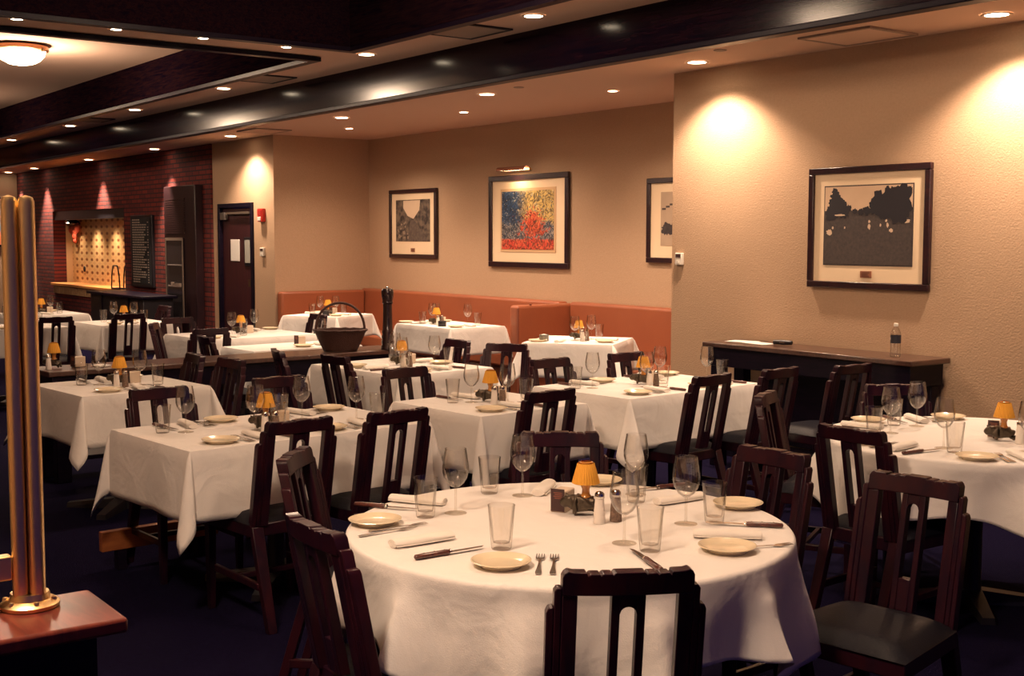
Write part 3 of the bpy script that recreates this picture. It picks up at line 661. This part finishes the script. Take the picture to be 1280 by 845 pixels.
# ------------------------------------------------------------------ tables & cloths
ZT = .752
def table(name, label, cx, cy, rz, L, W, roundt=False):
    t = thing(name, (cx, cy, 0), rz); tag(t, label, 'table')
    if roundt: MB().lathe([(.001, .72), (L, .72), (L, .745), (.001, .745)], 40).build('tabletop', dark_m, t)
    else: MB().box(-L / 2, L / 2, -W / 2, W / 2, .72, .745).build('tabletop', dark_m, t, bevel=.004)
    MB().lathe([(.045, .04), (.04, .1), (.04, .6), (.07, .719)], 16).build('column', black_m, t)
    m = MB()
    for k in range(4):
        a = PI / 4 + k * PI / 2; m.hexa([(-.04, 0, 0), (.04, 0, 0), (.03, .34, 0), (-.03, .34, 0)], [(-.04, 0, .07), (.04, 0, .07), (.025, .34, .03), (-.025, .34, .03)], Matrix.Rotation(a, 4, 'Z'))
    m.build('base', black_m, t)
def cloth_rect(label, cx, cy, rz, L, W, ov, seed=0, tilt=34):
    """square-cornered cloth on a rectangular top; sides hang, corner wedges fold outwards"""
    rr = random.Random(seed); hl, hw = L / 2 + .004, W / 2 + .004; r0 = .02
    ph = [rr.random() * 6 for _ in range(8)]; tl = [math.radians(tilt + rr.uniform(-6, 6)) for _ in range(4)]; skew = [rr.uniform(-.25, .25) for _ in range(4)]
    ns = 10
    # perimeter parametrised: list of (corner-or-edge point, outward azimuth, tilt, wedge phi)
    per = []
    cor = [(hl, -hw), (hl, hw), (-hl, hw), (-hl, -hw)]; nrm = [(1, 0), (0, 1), (-1, 0), (0, -1)]
    for i in range(4):
        p0 = Vector(cor[i]); p1 = Vector(cor[(i + 1) % 4]); n = Vector(nrm[i]); ne = max(8, int((p1 - p0).length / .04))
        for k in range(ne + 1):
            u = k / ne; dist = min(u, 1 - u) * (p1 - p0).length
            wv = math.sin(u * (p1 - p0).length * 9 + ph[i]) * .035 + math.sin(u * (p1 - p0).length * 21 + ph[i + 4]) * .012
            per.append((p0.lerp(p1, u), math.atan2(n.y, n.x), math.radians(2.5) + wv * min(1, dist / .12), None, i))
        # wedge at p1
        nw = 14; ci = (i + 1) % 4
        for k in range(1, nw):
            f = k / nw; s = math.sin(PI * f) ** .8
            az = math.atan2(n.y, n.x) + PI / 2 * (f ** 1.0 * .25 + .75 * (1 / (1 + math.exp(-(f - .5 + skew[i] * .4) * 14))))
            per.append((p1.copy(), az, math.radians(2.5) + (tl[ci] - math.radians(2.5)) * s, f, i))
    rows = []
    zt = .7535
    n = len(per)
    inner = [(p.x * .97, p.y * .97, zt) for p, *_ in per]
    rows.append(inner); rows.append([(p.x - .0 * math.cos(a), p.y, zt - .001) for p, a, *_ in per])
    for j in range(1, ns + 1):
        row = []
        for p, a, tt, f, i in per:
            ln = ov if f is None else min(ov * 1.42, ov / max(math.cos(f * PI / 2), math.sin(f * PI / 2)))
            s = ln * j / ns
            # rounded edge then straight
            bl = min(1, s / .03)
            h = r0 * .35 * bl + s * math.sin(tt); v = s * math.cos(tt) - (.006 * bl)
            wig = .006 * math.sin(9 * s + ph[i]) * (j / ns)
            row.append((p.x + math.cos(a) * (h + wig), p.y + math.sin(a) * (h + wig), zt - v))
        rows.append(row)
    m = MB().grid(rows, close=True)
    m.f.append(tuple(range(n)))
    o = m.build('tablecloth', cloth_m, None, sharp=48); o.location = (cx, cy, 0); o.rotation_euler = (0, 0, rz)
    sd = o.modifiers.new('thick', 'SOLIDIFY'); sd.thickness = .0015; sd.offset = 1
    tag(o, label, 'tablecloth', 'white tablecloths'); return o
def cloth_round(label, cx, cy, rz, r, half, seed=0, creases=True):
    """square cloth (half side) over a round top"""
    rr = random.Random(seed); N = 320; ns = 18; rows = []; zt = .7535
    for q in (.03, .35, .65, .85, .95): rows.append([(r * q * math.cos(2 * PI * k / N), r * q * math.sin(2 * PI * k / N), zt) for k in range(N)])
    rb = .013
    for e in range(5):
        an = PI / 2 * e / 4; q = r - rb + rb * math.sin(an); rows.append([(q * math.cos(2 * PI * k / N), q * math.sin(2 * PI * k / N), zt - rb * (1 - math.cos(an))) for k in range(N)])
    ph = rr.random() * 6
    def Lf(a):
        q = (a + PI / 4) % (PI / 2) - PI / 4; return min(half / math.cos(q) - r, .37 + .03 * math.sin(a * 5))
    def fold(a):
        # two ridges stand out beside each of the four corners, shallow gathers between
        q = ((a) % (PI / 2)) - PI / 4; ci = int(a // (PI / 2)); w1 = .43 + .08 * math.sin(ci * 2.1 + ph); w2 = .45 + .08 * math.cos(ci * 1.7 + ph)
        rg = math.exp(-(abs(q + w1) / .085) ** 1.5) + .9 * math.exp(-(abs(q - w2) / .12) ** 1.5)
        mid = .55 * math.exp(-(abs(q - .03) / .12) ** 1.6)
        return -.14 + 1.0 * rg + mid + .05 * math.sin(a * 17 + ph) + .03 * math.sin(a * 31 + ph)
    for j in range(1, ns + 1):
        row = []
        for k in range(N):
            a = 2 * PI * k / N; Ln = Lf(a); s = Ln * j / ns; f = fold(a)
            d = min(1, s / .03)
            tt = math.radians(1.5) + math.radians(27) * f * min(1, s / .10 + .15)
            h = s * math.sin(tt) + .004 * math.sin(s * 22 + a * 3); v = s * math.cos(tt)
            row.append(((r + h) * math.cos(a), (r + h) * math.sin(a), zt - rb - v))
        rows.append(row)
    m = MB().grid(rows, close=True); m.f.append(tuple(range(N)))
    o = m.build('tablecloth', cloth_m, None, sharp=48); o.location = (cx, cy, 0); o.rotation_euler = (0, 0, rz)
    sd = o.modifiers.new('thick', 'SOLIDIFY'); sd.thickness = .0015; sd.offset = 1
    tag(o, label, 'tablecloth', 'white tablecloths'); return o
D = math.radians
# key: cx, cy, rz, L(x), W(y), overhang, nick
TB = {
 'A': (-5.33, 2.53, D(5), .78, 1.26, .31, 'long left table'),
 'B': (-5.40, 3.84, D(5), .74, .74, .30, 'small middle table'),
 'C': (-7.33, 4.45, D(7), 1.0, .80, .30, 'middle-back table'),
 'D': (-10.52, 6.98, D(1), .98, .66, .28, 'alcove centre table'),
 'E': (-8.28, 6.85, D(36), .78, .80, .30, 'alcove corner table'),
 'F': (-5.50, 5.10, D(5), .78, 1.16, .30, 'right-centre table'),
 'H': (-7.36, 2.48, D(5), .78, .78, .30, 'left table near brass posts'),
 'I': (-12.82, 4.38, D(3), .80, .78, .28, 'far table under the menu board'),
 'J': (-12.82, 3.30, D(3), .80, .78, .28, 'far table near the brass posts'),
 'K': (-14.85, 4.10, D(3), .80, .80, .28, 'farthest table by the niche'),
 'L': (-10.62, 4.72, D(4), .86, 1.08, .28, 'bright far table before the door'),
 'M': (-9.22, 4.55, D(3), .55, .98, .25, 'bright table behind the basket'),
 'N': (-12.72, 6.74, D(28), .72, .74, .26, 'left alcove table'),
}
for i, (k, (cx, cy, rz, L, W, ov, nick)) in enumerate(TB.items()):
    table('dining_table', 'dark pedestal table under the cloth, ' + nick, cx, cy, rz, L - .01, W - .01)
    cloth_rect('white tablecloth with hanging corners on the ' + nick, cx, cy, rz, L, W, ov, seed=i, tilt={'A': 13, 'E': 27}.get(k, 20))
table('round_table', 'round pedestal table under the white cloth in the foreground', *RC, 0, .672, .67, True)
cloth_round('white tablecloth on the large round table in the foreground', *RC, math.radians(-5), .69, .91, 3)
table('round_table', 'round pedestal table under the white cloth at the right edge', *GC, 0, .662, .66, True)
cloth_round('white tablecloth on the round table at the right edge of the picture', *GC, math.radians(28), .675, .89, 5)
# ------------------------------------------------------------------ tableware prototypes
def plate_p():
    t = MB().lathe([(.001, .004), (.050, .004), (.052, 0), (.056, 0), (.058, .005), (.080, .0155), (.083, .017), (.0835, .019), (.081, .0195), (.060, .009), (.054, .0075), (.001, .007)], 36).build('bread_plate', china_m)
    return t
def wine_p():
    t = thing('wine_glass')
    MB().lathe([(.001, .006), (.010, .005), (.030, .0022), (.036, .0012), (.0365, 0), (.03, .0005), (.001, .001)], 28).build('foot', thin_glass('foot_glass', (.98, .97, .95), .03, .30, (.80, .76, .70)), t)
    MB().lathe([(.0060, .0062), (.0042, .012), (.0036, .03), (.0036, .07), (.0048, .084)], 14).build('stem', glass2_m, t)
    MB().lathe([(.001, .0842), (.012, .087), (.026, .098), (.038, .117), (.0435, .138), (.0435, .155), (.040, .180), (.0355, .208), (.0350, .213), (.0340, .2135), (.0335, .211), (.0385, .180), (.042, .155), (.042, .138), (.0365, .118), (.025, .1), (.012, .090), (.001, .0885)], 36).build('bowl', glass_m, t)
    return t
def tumbler_p():
    t = thing('water_tumbler')
    def fl(a, r, z): return r * (1 + .055 * abs(math.cos(5 * a)) * max(0, min(1, (.090 - z) / .012)))
    MB().lathe([(.001, .0), (.026, .0), (.0285, .004), (.0305, .03), (.0335, .07), (.0365, .095), (.0395, .127), (.0400, .1285), (.0390, .1290)], 40, rf=fl).build('outer_wall', glass2_m, t, sharp=20)
    MB().lathe([(.0388, .1288), (.0350, .095), (.0310, .068), (.0275, .032), (.024, .020), (.001, .018)], 30).build('inner_wall', glass_m, t)
    return t
def napkin_p():
    m = MB(); n = 20; P = []
    for i in range(13):
        u = i / 12 * .20 - .10; sc = 1 - .12 * abs(u / .1) ** 3; row = []
        for k in range(n):
            a = 2 * PI * k / n; row.append((.027 * sc * math.copysign(abs(math.cos(a)) ** .8, math.cos(a)), u, .0125 + .012 * sc * math.sin(a) + .0012 * math.sin(a * 3 + u * 30)))
        P.append(row)
    m.grid(P, close=True); m.add(P[0], [tuple(range(n))]); m.add(P[-1], [tuple(range(n))])
    for s in (-1, 1):  # spiral end
        pth = [((.021 - .0017 * k) * math.cos(k * .8), s * .1005, .0125 + (.009 - .0007 * k) * math.sin(k * .8)) for k in range(11)]
        m.tube(pth, .0012, 5)
    m.tube([(.0275, -.098, .008), (.0282, 0, .007), (.0275, .098, .008)], .002, 5)
    return m.build('rolled_napkin', napkin_m, sharp=60)
def fork_p():
    m = MB()
    pts = [(-.10, .0075, .0025), (-.085, .0085, .003), (-.05, .0055, .004), (-.01, .0032, .005), (.03, .0030, .0045), (.045, .006, .003), (.052, .0118, .003), (.062, .0125, .0035)]
    vs = []; fs = []
    for y, w, z in pts: vs += [(-w, y, z), (w, y, z), (w, y, z + .0018), (-w, y, z + .0018)]
    for i in range(len(pts) - 1):
        a = 4 * i; b = a + 4
        for k in range(4): fs.append((a + k, a + (k + 1) % 4, b + (k + 1) % 4, b + k))
    fs += [(0, 1, 2, 3), (len(vs) - 1, len(vs) - 2, len(vs) - 3, len(vs) - 4)]
    m.add(vs, fs)
    for k in range(4):
        x = -.0108 + k * .0072; m.hexa([(x - .0016, .061, .0035), (x + .0016, .061, .0035), (x + .001, .098, .0060), (x - .001, .098, .0060)], [(x - .0016, .061, .0053), (x + .0016, .061, .0053), (x + .001, .098, .0068), (x - .001, .098, .0068)])
    return m.build('fork', steel_m, sharp=40)
def knife_p():
    t = thing('steak_knife')
    m = MB(); P = []
    for y, w, h in [(-.115, .004, .003), (-.112, .0085, .007), (-.09, .0105, .008), (-.05, .0092, .0075), (-.01, .0098, .008), (.0, .0075, .006)]:
        P.append([(w * math.cos(2 * PI * k / 12), y, .0085 + h * math.sin(2 * PI * k / 12)) for k in range(12)])
    m.grid(P, close=True); m.add(P[0], [tuple(range(12))]); m.add(P[-1], [tuple(range(12))])
    hd = m.build('handle', handle_m, t, sharp=50)
    m = MB()
    for y in (-.085, -.05, -.018): m.lathe([(.001, .001), (.0022, .0008), (.0024, 0)], 8, Matrix.Translation((0, y, .0165)))
    m.build('rivets', steel_m, hd)
    vs = [(-.007, .001, .007), (.008, .001, .007), (.0085, .06, .007), (.004, .105, .007), (-.005, .118, .007), (-.0062, .06, .007)]
    n = 6; vs2 = [(x, y, z + .0016) for x, y, z in vs]
    MB().add(vs + vs2, [tuple(range(n))[::-1], tuple(range(n, 2 * n))] + [(k, (k + 1) % n, (k + 1) % n + n, k + n) for k in range(n)]).build('blade', steel_m, t)
    MB().lathe([(.0086, -.003), (.0095, 0), (.0086, .004)], 12, Matrix.Translation((0, .001, .0085)) @ Matrix.Rotation(PI / 2, 4, 'X') @ Matrix.Diagonal((1, .8, 1, 1))).build('bolster', chrome_m, t)
    return t
def lamp_p():
    """candle lamp: pleated shade on a glass column carried on the back of a small bronze bull"""
    t = thing('table_lamp')
    def pl_(a, r, z): return r * (1 + .022 * math.cos(30 * a))
    MB().lathe([(.044, .105), (.0445, .107), (.028, .168), (.0275, .170)], 120, rf=pl_).build('lamp_shade', shade_m, t)
    MB().lathe([(.022, .168), (.023, .174), (.018, .176)], 20).build('shade_ring', amber_m, t)
    MB().lathe([(.017, .058), (.018, .062), (.013, .070), (.012, .085), (.016, .095), (.0155, .118), (.011, .122), (.001, .122)], 20).build('glass_column', amber_m, t)
    MB().lathe([(.021, .05), (.023, .054), (.020, .062), (.016, .064)], 20).build('candle_cup', glass2_m, t)
    # bull
    vs = [(0.0, 0.0, .036), (-.030, 0, .036), (-.045, 0, .044), (-.060, 0, .036), (-.068, 0, .026), (.028, 0, .036), (.038, 0, .032),
          (-.028, -.016, .022), (-.030, -.018, .004), (-.028, .016, .022), (-.030, .018, .004), (.030, -.016, .022), (.034, -.018, .004), (.030, .016, .022), (.034, .018, .004),
          (-.052, -.016, .052), (-.056, -.020, .060), (-.052, .016, .052), (-.056, .020, .060)]
    es = [(0, 1), (1, 2), (2, 3), (3, 4), (0, 5), (5, 6), (1, 7), (7, 8), (1, 9), (9, 10), (5, 11), (11, 12), (5, 13), (13, 14), (2, 15), (15, 16), (2, 17), (17, 18)]
    rad = [.023, .025, .020, .016, .011, .022, .012, .009, .0055, .009, .0055, .009, .0055, .009, .0055, .005, .0025, .005, .0025]
    me = bpy.data.meshes.new('bull_figure'); me.from_pydata([(-x * 1.18, y * 1.1, z * 1.1) for x, y, z in vs], es, []); me.materials.append(bronze_m)
    o = bpy.data.objects.new('bull_figure', me); C.objects.link(o); o.parent = t
    o.modifiers.new('skin', 'SKIN'); o.modifiers['skin'].use_smooth_shade = True
    for i, r in enumerate(rad): me.skin_vertices[0].data[i].radius = (r * 1.12, r * 1.12)
    me.skin_vertices[0].data[0].use_root = True
    s = o.modifiers.new('sub', 'SUBSURF'); s.levels = 1; s.render_levels = 2
    return t
def shaker_p(name, fill):
    t = thing(name)
    MB().lathe([(.001, .0), (.0185, .0), (.0195, .003), (.0175, .04), (.0145, .074), (.0135, .082)], 16).build('glass_body', fill, t)
    MB().lathe([(.0150, .080), (.0155, .084), (.0150, .094), (.010, .101), (.001, .103)], 16).build('cap', chrome_m, t)
    return t
def caddy_p():
    t = thing('sugar_caddy')
    MB().box(-.042, .042, -.026, .026, 0, .070).build('packet_holder', cream_m, t, bevel=.004)
    MB().box(-.0435, -.0422, -.024, .024, .004, .078).build('front_card', ink_m, t)
    m = MB()
    for k in range(4): m.box(-.0441, -.0436, -.016, .014 - .004 * (k % 2), .064 - k * .006, .0665 - k * .006)
    m.build('card_print', mat('print_red', (.30, .10, .06), .6), t)
    return t
plate, wine, tumb, nap, fork, knife, lamp = plate_p(), wine_p(), tumbler_p(), napkin_p(), fork_p(), knife_p(), lamp_p()
salt, pepper, caddy = shaker_p('salt_shaker', salt_m), shaker_p('pepper_shaker', pepper_m), caddy_p()
for o in (plate, wine, tumb, nap, fork, knife, lamp, salt, pepper, caddy): register(o)
KIND = {'plate': (plate, 'cream bread plate', 'plate', 'bread plates'), 'wine': (wine, 'empty wine glass', 'wine glass', 'wine glasses'), 'tumb': (tumb, 'fluted water tumbler', 'glass', 'water tumblers'),
        'nap': (nap, 'rolled white napkin', 'napkin', 'rolled napkins'), 'fork': (fork, 'steel fork', 'fork', 'forks'), 'knife': (knife, 'wood-handled steak knife', 'knife', 'steak knives'),
        'lamp': (lamp, 'yellow pleated table lamp', 'lamp', 'yellow table lamps'), 'salt': (salt, 'white-filled salt shaker with chrome cap', 'salt shaker', 'salt shakers'),
        'pepper': (pepper, 'dark-filled pepper shaker with chrome cap', 'pepper shaker', 'pepper shakers'), 'caddy': (caddy, 'cream packet holder with dark card', 'packet holder', 'sugar packet holders')}
ZC = .7555
def it(kind, x, y, rz, where, z=ZC):
    p, lab, cat, grp = KIND[kind]
    return place(p, (x, y, z), math.radians(rz), lab + ' ' + where, cat, grp)
# --- foreground round table, measured
R_ = [
 ('plate', -3.29, 1.90, 0, 'at the left edge of the front round table'), ('plate', -2.66, 1.93, 0, 'nearest the camera on the front round table'),
 ('plate', -2.41, 2.55, 0, 'at the right edge of the front round table'), ('plate', -2.79, 3.00, 0, 'at the far right of the front round table'), ('plate', -3.36, 2.88, 0, 'behind the lamp of the front round table'),
 ('wine', -3.27, 2.19, 0, 'behind the left tumbler of the front round table'), ('wine', -3.36, 2.53, 0, 'left of the lamp on the front round table'),
 ('wine', -2.65, 2.37, 0, 'beside the nearest tumbler right of the salt shaker'), ('wine', -2.72, 2.69, 0, 'beside the right-hand tumbler of the front round table'), ('wine', -3.14, 2.86, 0, 'behind the pepper shaker of the front round table'),
 ('tumb', -3.28, 2.08, 0, 'at the left of the front round table'), ('tumb', -2.81, 2.04, 0, 'above the nearest plate of the front round table'), ('tumb', -2.54, 2.37, 0, 'nearest the front chair'),
 ('tumb', -2.68, 2.775, 0, 'at the right of the front round table'), ('tumb', -3.46, 2.46, 0, 'at the far side of the front round table'), ('tumb', -3.05, 2.78, 0, 'just right of the lamp on the front round table'),
 ('nap', -3.0, 1.89, -2, 'at the left front of the front round table'), ('nap', -3.47, 2.17, -58, 'behind the left tumbler of the front round table'), ('nap', -2.515, 2.66, -44, 'above the right-hand plate of the front round table'),
 ('nap', -2.965, 2.90, -3, 'at the far right of the front round table'), ('nap', -3.38, 2.64, 40, 'standing out at the far edge of the front round table'),
 ('knife', -2.845, 1.885, -2, 'left of the nearest plate, round table'), ('knife', -3.46, 2.04, -55, 'above the left-hand plate, round table'), ('knife', -2.585, 2.815, 132, 'between the two right-hand plates, round table'),
 ('knife', -3.16, 2.985, 170, 'at the far right edge, round table'), ('knife', -2.46, 2.28, 68, 'just behind the front chair crest, round table'),
 ('fork', -3.17, 1.875, 0, 'nearer one beside the left-hand plate, round table'), ('fork', -3.20, 1.93, -6, 'farther one beside the left-hand plate, round table'), ('fork', -2.605, 2.02, 50, 'left one right of the nearest plate, round table'), ('fork', -2.58, 2.05, 50, 'right one right of the nearest plate, round table'),
 ('fork', -2.42, 2.60, -20, 'under the rim of the right-hand plate, round table'),
 ('salt', -2.885, 2.475, 0, 'before the lamp of the front round table'), ('pepper', -2.875, 2.535, 0, 'beside the salt on the front round table'), ('caddy', -3.10, 2.50, 118, 'left of the lamp on the front round table'),
]
for k, x, y, rz, w in R_:
    if k == 'fork' and 'under the rim' in w: y += .0; x = -2.375; y = 2.655
    it(k, x, y, rz, w)
it('lamp', -3.00, 2.515, 226, 'in the centre of the front round table')
it('plate', -3.02, 3.06, 0, 'at the farthest edge of the front round table') if False else None
# --- generic settings
def setting(px, py, ang, who, full=True, skip=()):
    """px,py: point at the table edge in front of the diner; ang: direction the diner faces (deg)"""
    a = math.radians(ang); f = Vector((math.cos(a), math.sin(a))); r = Vector((f.y, -f.x))
    def P(u, v): q = Vector((px, py)) + r * u + f * v; return q.x, q.y
    if 'plate' not in skip: it('plate', *P(-.19, .11), 0, 'at the ' + who)
    if 'nap' not in skip: it('nap', *P(.0, .14), ang - 90 + random.uniform(-12, 12), 'at the ' + who)
    if 'wine' not in skip: it('wine', *P(.09, .30), 0, 'at the ' + who)
    if 'tumb' not in skip: it('tumb', *P(.18, .25), 0, 'at the ' + who)
    if full:
        it('knife', *P(.11, .13), ang - 90 + random.uniform(-8, 8), 'at the ' + who)
        it('fork', *P(-.065, .14), ang - 90, 'by the napkin at the ' + who); it('fork', *P(-.092, .135), ang - 90 + 4, 'by the plate at the ' + who)
def centre(k, nick, dx=0, dy=0, rz=0, keep=('lamp', 'salt', 'pepper', 'caddy')):
    cx, cy = TB[k][0] + dx, TB[k][1] + dy
    for n, ox, oy, r_ in [('lamp', 0, 0, 226), ('salt', .12, -.06, 0), ('pepper', .125, -.01, 0), ('caddy', -.06, .10, 110)]:
        if n in keep: it(n, cx + ox, cy + oy, r_ + rz, 'on the ' + nick)
def loc(k, u, v):
    cx, cy, rz = TB[k][:3]; return cx + u * math.cos(rz) - v * math.sin(rz), cy + u * math.sin(rz) + v * math.cos(rz)
def seats(k, lst, full=True):
    cx, cy, rz, L, W, ov, nick = TB[k]
    for side, off, who, *sk in lst:
        u, v, a = {'+x': (L / 2, off, 180), '-x': (-L / 2, off, 0), '+y': (off, W / 2, 270), '-y': (off, -W / 2, 90)}[side]
        setting(*loc(k, u, v), a + math.degrees(rz), who + ' of the ' + nick, full, sk[0] if sk else ())
seats('A', [('+x', -.24, 'near left seat'), ('+x', .32, 'near right seat'), ('-x', -.32, 'far left seat'), ('-x', .30, 'far right seat')]); centre('A', TB['A'][6], .08, -.08)
seats('B', [('+x', -.02, 'near seat'), ('-x', .02, 'far seat')]); centre('B', TB['B'][6], -.02, .02)
seats('C', [('-y', .05, 'near left seat'), ('+x', .05, 'near right seat'), ('+y', -.1, 'far seat')]); centre('C', TB['C'][6], -.02, .02)
seats('F', [('+x', -.20, 'near left seat'), ('+x', .36, 'near right seat'), ('-x', -.30, 'far left seat'), ('-x', .30, 'far right seat')]); centre('F', TB['F'][6], -.02, -.02)
seats('H', [('+x', .0, 'near seat'), ('-x', .0, 'far seat')]); centre('H', TB['H'][6])
seats('D', [('+x', .0, 'right end'), ('-y', -.30, 'near left seat', ('tumb',)), ('-x', .0, 'left end')], False); centre('D', TB['D'][6], -.1, -.1)
seats('E', [('+x', .0, 'right side'), ('-y', -.1, 'near side')], False); centre('E', TB['E'][6], 0, 0, keep=('lamp', 'salt', 'pepper'))
for k in 'IJKLMN':
    W = TB[k][4]
    seats(k, [('+x', -.02 if W < 1 else -.25, 'near seat'), ('-x', .02 if W < 1 else .3, 'far seat')] if k != 'M' else [('+x', .2, 'near seat')], False)
    centre(k, TB[k][6], keep=('lamp', 'caddy') if k != 'M' else ('caddy',))
# right-hand round table G
for ang, who in [(-92, 'near'), (-160, 'left'), (155, 'far left'), (-38, 'right')]:
    a = math.radians(ang); setting(GC[0] + .66 * math.cos(a), GC[1] + .66 * math.sin(a), ang + 180, who + ' seat of the right-hand round table')
for n, ox, oy, r_ in [('lamp', .12, .02, 226), ('salt', .21, .0, 0), ('pepper', .225, .05, 0), ('caddy', .03, .10, 110)]: it(n, GC[0] + ox, GC[1] + oy, r_, 'on the right-hand round table')
# small dark pots on alcove tables
def pot(x, y, where, m):
    t = thing('small_pot', (x, y, ZC)); tag(t, 'small %s pot ' % ('dark' if m is black_m else 'grey') + where, 'pot')
    MB().lathe([(.001, 0), (.040, 0), (.042, .004), (.042, .055), (.038, .056), (.036, .01), (.001, .008)], 24).build('pot_body', m, t)
    MB().lathe([(.036, .045), (.02, .056), (.001, .060)], 20).build('contents', m if m is black_m else paper_m, t)
pot(*loc('D', .18, -.22), 'beside the lamp on the alcove centre table', black_m)
pot(*loc('N', .12, -.22), 'on the left alcove table behind the basket handle', black_m)
pot(*loc('E', -.26, -.20), 'with white contents on the alcove corner table', mat('pot_grey', (.16, .15, .13), .4))
# ------------------------------------------------------------------ things on the service table
ZK = .762
it('lamp', -8.50, 2.42, 226, 'at the left end of the bare service table', ZK); it('salt', -8.42, 2.36, 0, 'at the left end of the bare service table', ZK); it('caddy', -8.50, 2.58, 110, 'at the left end of the bare service table', ZK)
t = thing('wicker_basket', (-8.52, 4.62, ZK)); t.rotation_euler = (0, 0, D(60)); tag(t, 'dark wicker basket with a tall hooped handle on the service table', 'basket')
m = MB(); P = []
for r, z in [(.001, .002), (.13, .0), (.14, .02), (.165, .07), (.19, .13), (.205, .158), (.207, .166), (.198, .166), (.18, .12), (.15, .06), (.12, .02), (.001, .018)]:
    P.append([(r * math.cos(2 * PI * k / 48) * (1 + .012 * (k % 2)), .72 * r * math.sin(2 * PI * k / 48) * (1 + .012 * (k % 2)), z) for k in range(48)])
m.grid(P, close=True).build('body', basket_m, t, sharp=70)
MB().tube([(.207 * math.cos(2 * PI * k / 36), .72 * .207 * math.sin(2 * PI * k / 36), .163 + .003 * math.sin(k * 2.5)) for k in range(37)], .009, 8).build('rim', basket_m, t)
MB().tube([(.19 * math.cos(PI * k / 24), 0.0, .15 + .225 * math.sin(PI * k / 24) ** .85) for k in range(25)], .010, 8).build('handle', basket_m, t)
t = thing('pepper_mill', (-8.40, 4.98, ZK)); tag(t, 'giant dark wooden pepper mill standing beside the wicker basket', 'pepper mill')
MB().lathe([(.001, 0), (.055, 0), (.056, .02), (.048, .04), (.052, .06), (.046, .08), (.050, .10), (.043, .12), (.047, .14), (.040, .16), (.037, .25), (.036, .36)], 28).build('mill_body', mill_m, t)
MB().lathe([(.038, .361), (.044, .37), (.040, .385), (.047, .42), (.050, .455), (.046, .475), (.040, .484), (.001, .486)], 28).build('mill_head', mill_m, t)
MB().lathe([(.012, .486), (.014, .495), (.001, .503)], 12).build('knob', chrome_m, t)
o = MB().box(-.05, .05, -.045, .045, 0, .012).build('folded_paper', paper_m, bevel=.003); o.location = (-8.42, 2.71, ZK); o.rotation_euler = (0, 0, .3); tag(o, 'bright white folded paper on the service table right of its lamp', 'paper')
# ------------------------------------------------------------------ things on the wall console
ZQ = .902
t = thing('water_bottle', (-4.76, 6.53, ZQ)); tag(t, 'clear plastic water bottle with dark label on the wall console', 'bottle')
MB().lathe([(.001, .004), (.028, .0), (.032, .006), (.0325, .02), (.031, .028), (.0325, .036), (.031, .044), (.0325, .052), (.031, .06), (.0325, .068), (.032, .14), (.030, .155), (.020, .178), (.0125, .188), (.0125, .196)], 28).build('bottle_body', thin_glass('bottle_plastic', (.9, .9, .88), .12, .7), t)
MB().lathe([(.0135, .194), (.014, .197), (.014, .212), (.012, .214), (.001, .214)], 18).build('cap', white_m, t)
lb = MB().lathe([(.0334, .088), (.0334, .138)], 28).build('label_band', mat('bottle_label', (.02, .02, .03), .5), t)
m = MB(); 
for k in range(5): m.lathe([(.001, .0004), (.009 - .0 * k, 0)], 14, Matrix.Rotation(D(-128), 4, 'Z') @ Matrix.Translation((.0340, 0, .116)) @ Matrix.Rotation(PI / 2, 4, 'Y')) if k == 0 else None
m.build('emblem', mat('label_grey', (.45, .38, .34), .5), lb)
for i, (x, y, r, w, h, c, lab) in enumerate([(-6.12, 6.60, .2, .21, .15, paper_m, 'white sheet of paper at the left end of the wall console'), (-5.93, 6.57, -.1, .21, .14, paper_m, 'second white sheet of paper beside a dark pen case on the wall console')]):
    o = MB().box(-w, w, -h / 2, h / 2, 0, .002 + .001 * i).build('paper_sheet', c); o.scale = (.5, 1, 1); o.location = (x, y, ZQ); o.rotation_euler = (0, 0, r); tag(o, lab, 'paper')
t = thing('pen_case', (-5.76, 6.62, ZQ), .3); tag(t, 'dark glasses case beside the papers on the wall console', 'case')
MB().lathe([(.001, -.075), (.015, -.068), (.018, 0), (.015, .068), (.001, .075)], 12, Matrix.Translation((0, 0, .018)) @ Matrix.Rotation(PI / 2, 4, 'Y')).build('shell', black_m, t)
MB().box(-.02, .02, -.0185, -.0165, .014, .02).build('clasp', steel_m, t)
# ------------------------------------------------------------------ world, camera
w = bpy.data.worlds.new('world'); bpy.context.scene.world = w; w.use_nodes = True
bg = w.node_tree.nodes['Background']; bg.inputs[0].default_value = (.32, .22, 1.0, 1); bg.inputs[1].default_value = .045
cam = bpy.data.cameras.new('camera'); co = bpy.data.objects.new('camera', cam); C.objects.link(co)
cam.sensor_width = 36; cam.lens = 1531.86 / 1280 * 36; cam.clip_start = .05; cam.clip_end = 100
yaw, pitch, roll = .934282, .0817864, .001529
co.location = (0, 0, 1.65)
co.rotation_mode = 'XYZ'
Mx = Matrix.Rotation(yaw, 4, 'Z') @ Matrix.Rotation(PI / 2 - pitch, 4, 'X') @ Matrix.Rotation(roll, 4, 'Z')
co.rotation_euler = Mx.to_euler()
sc = bpy.context.scene; sc.camera = co
sc.view_settings.view_transform = 'Standard'; sc.view_settings.look = 'None'; sc.view_settings.gamma = 1; sc.view_settings.use_curve_mapping = False
sc.view_settings.exposure = 0.78
sc.cycles.max_bounces = 8; sc.cycles.transparent_max_bounces = 24; sc.cycles.diffuse_bounces = 4; sc.cycles.glossy_bounces = 3
sc.cycles.use_denoising = True; sc.cycles.sample_clamp_indirect = 4; sc.cycles.caustics_reflective = False; sc.cycles.caustics_refractive = False
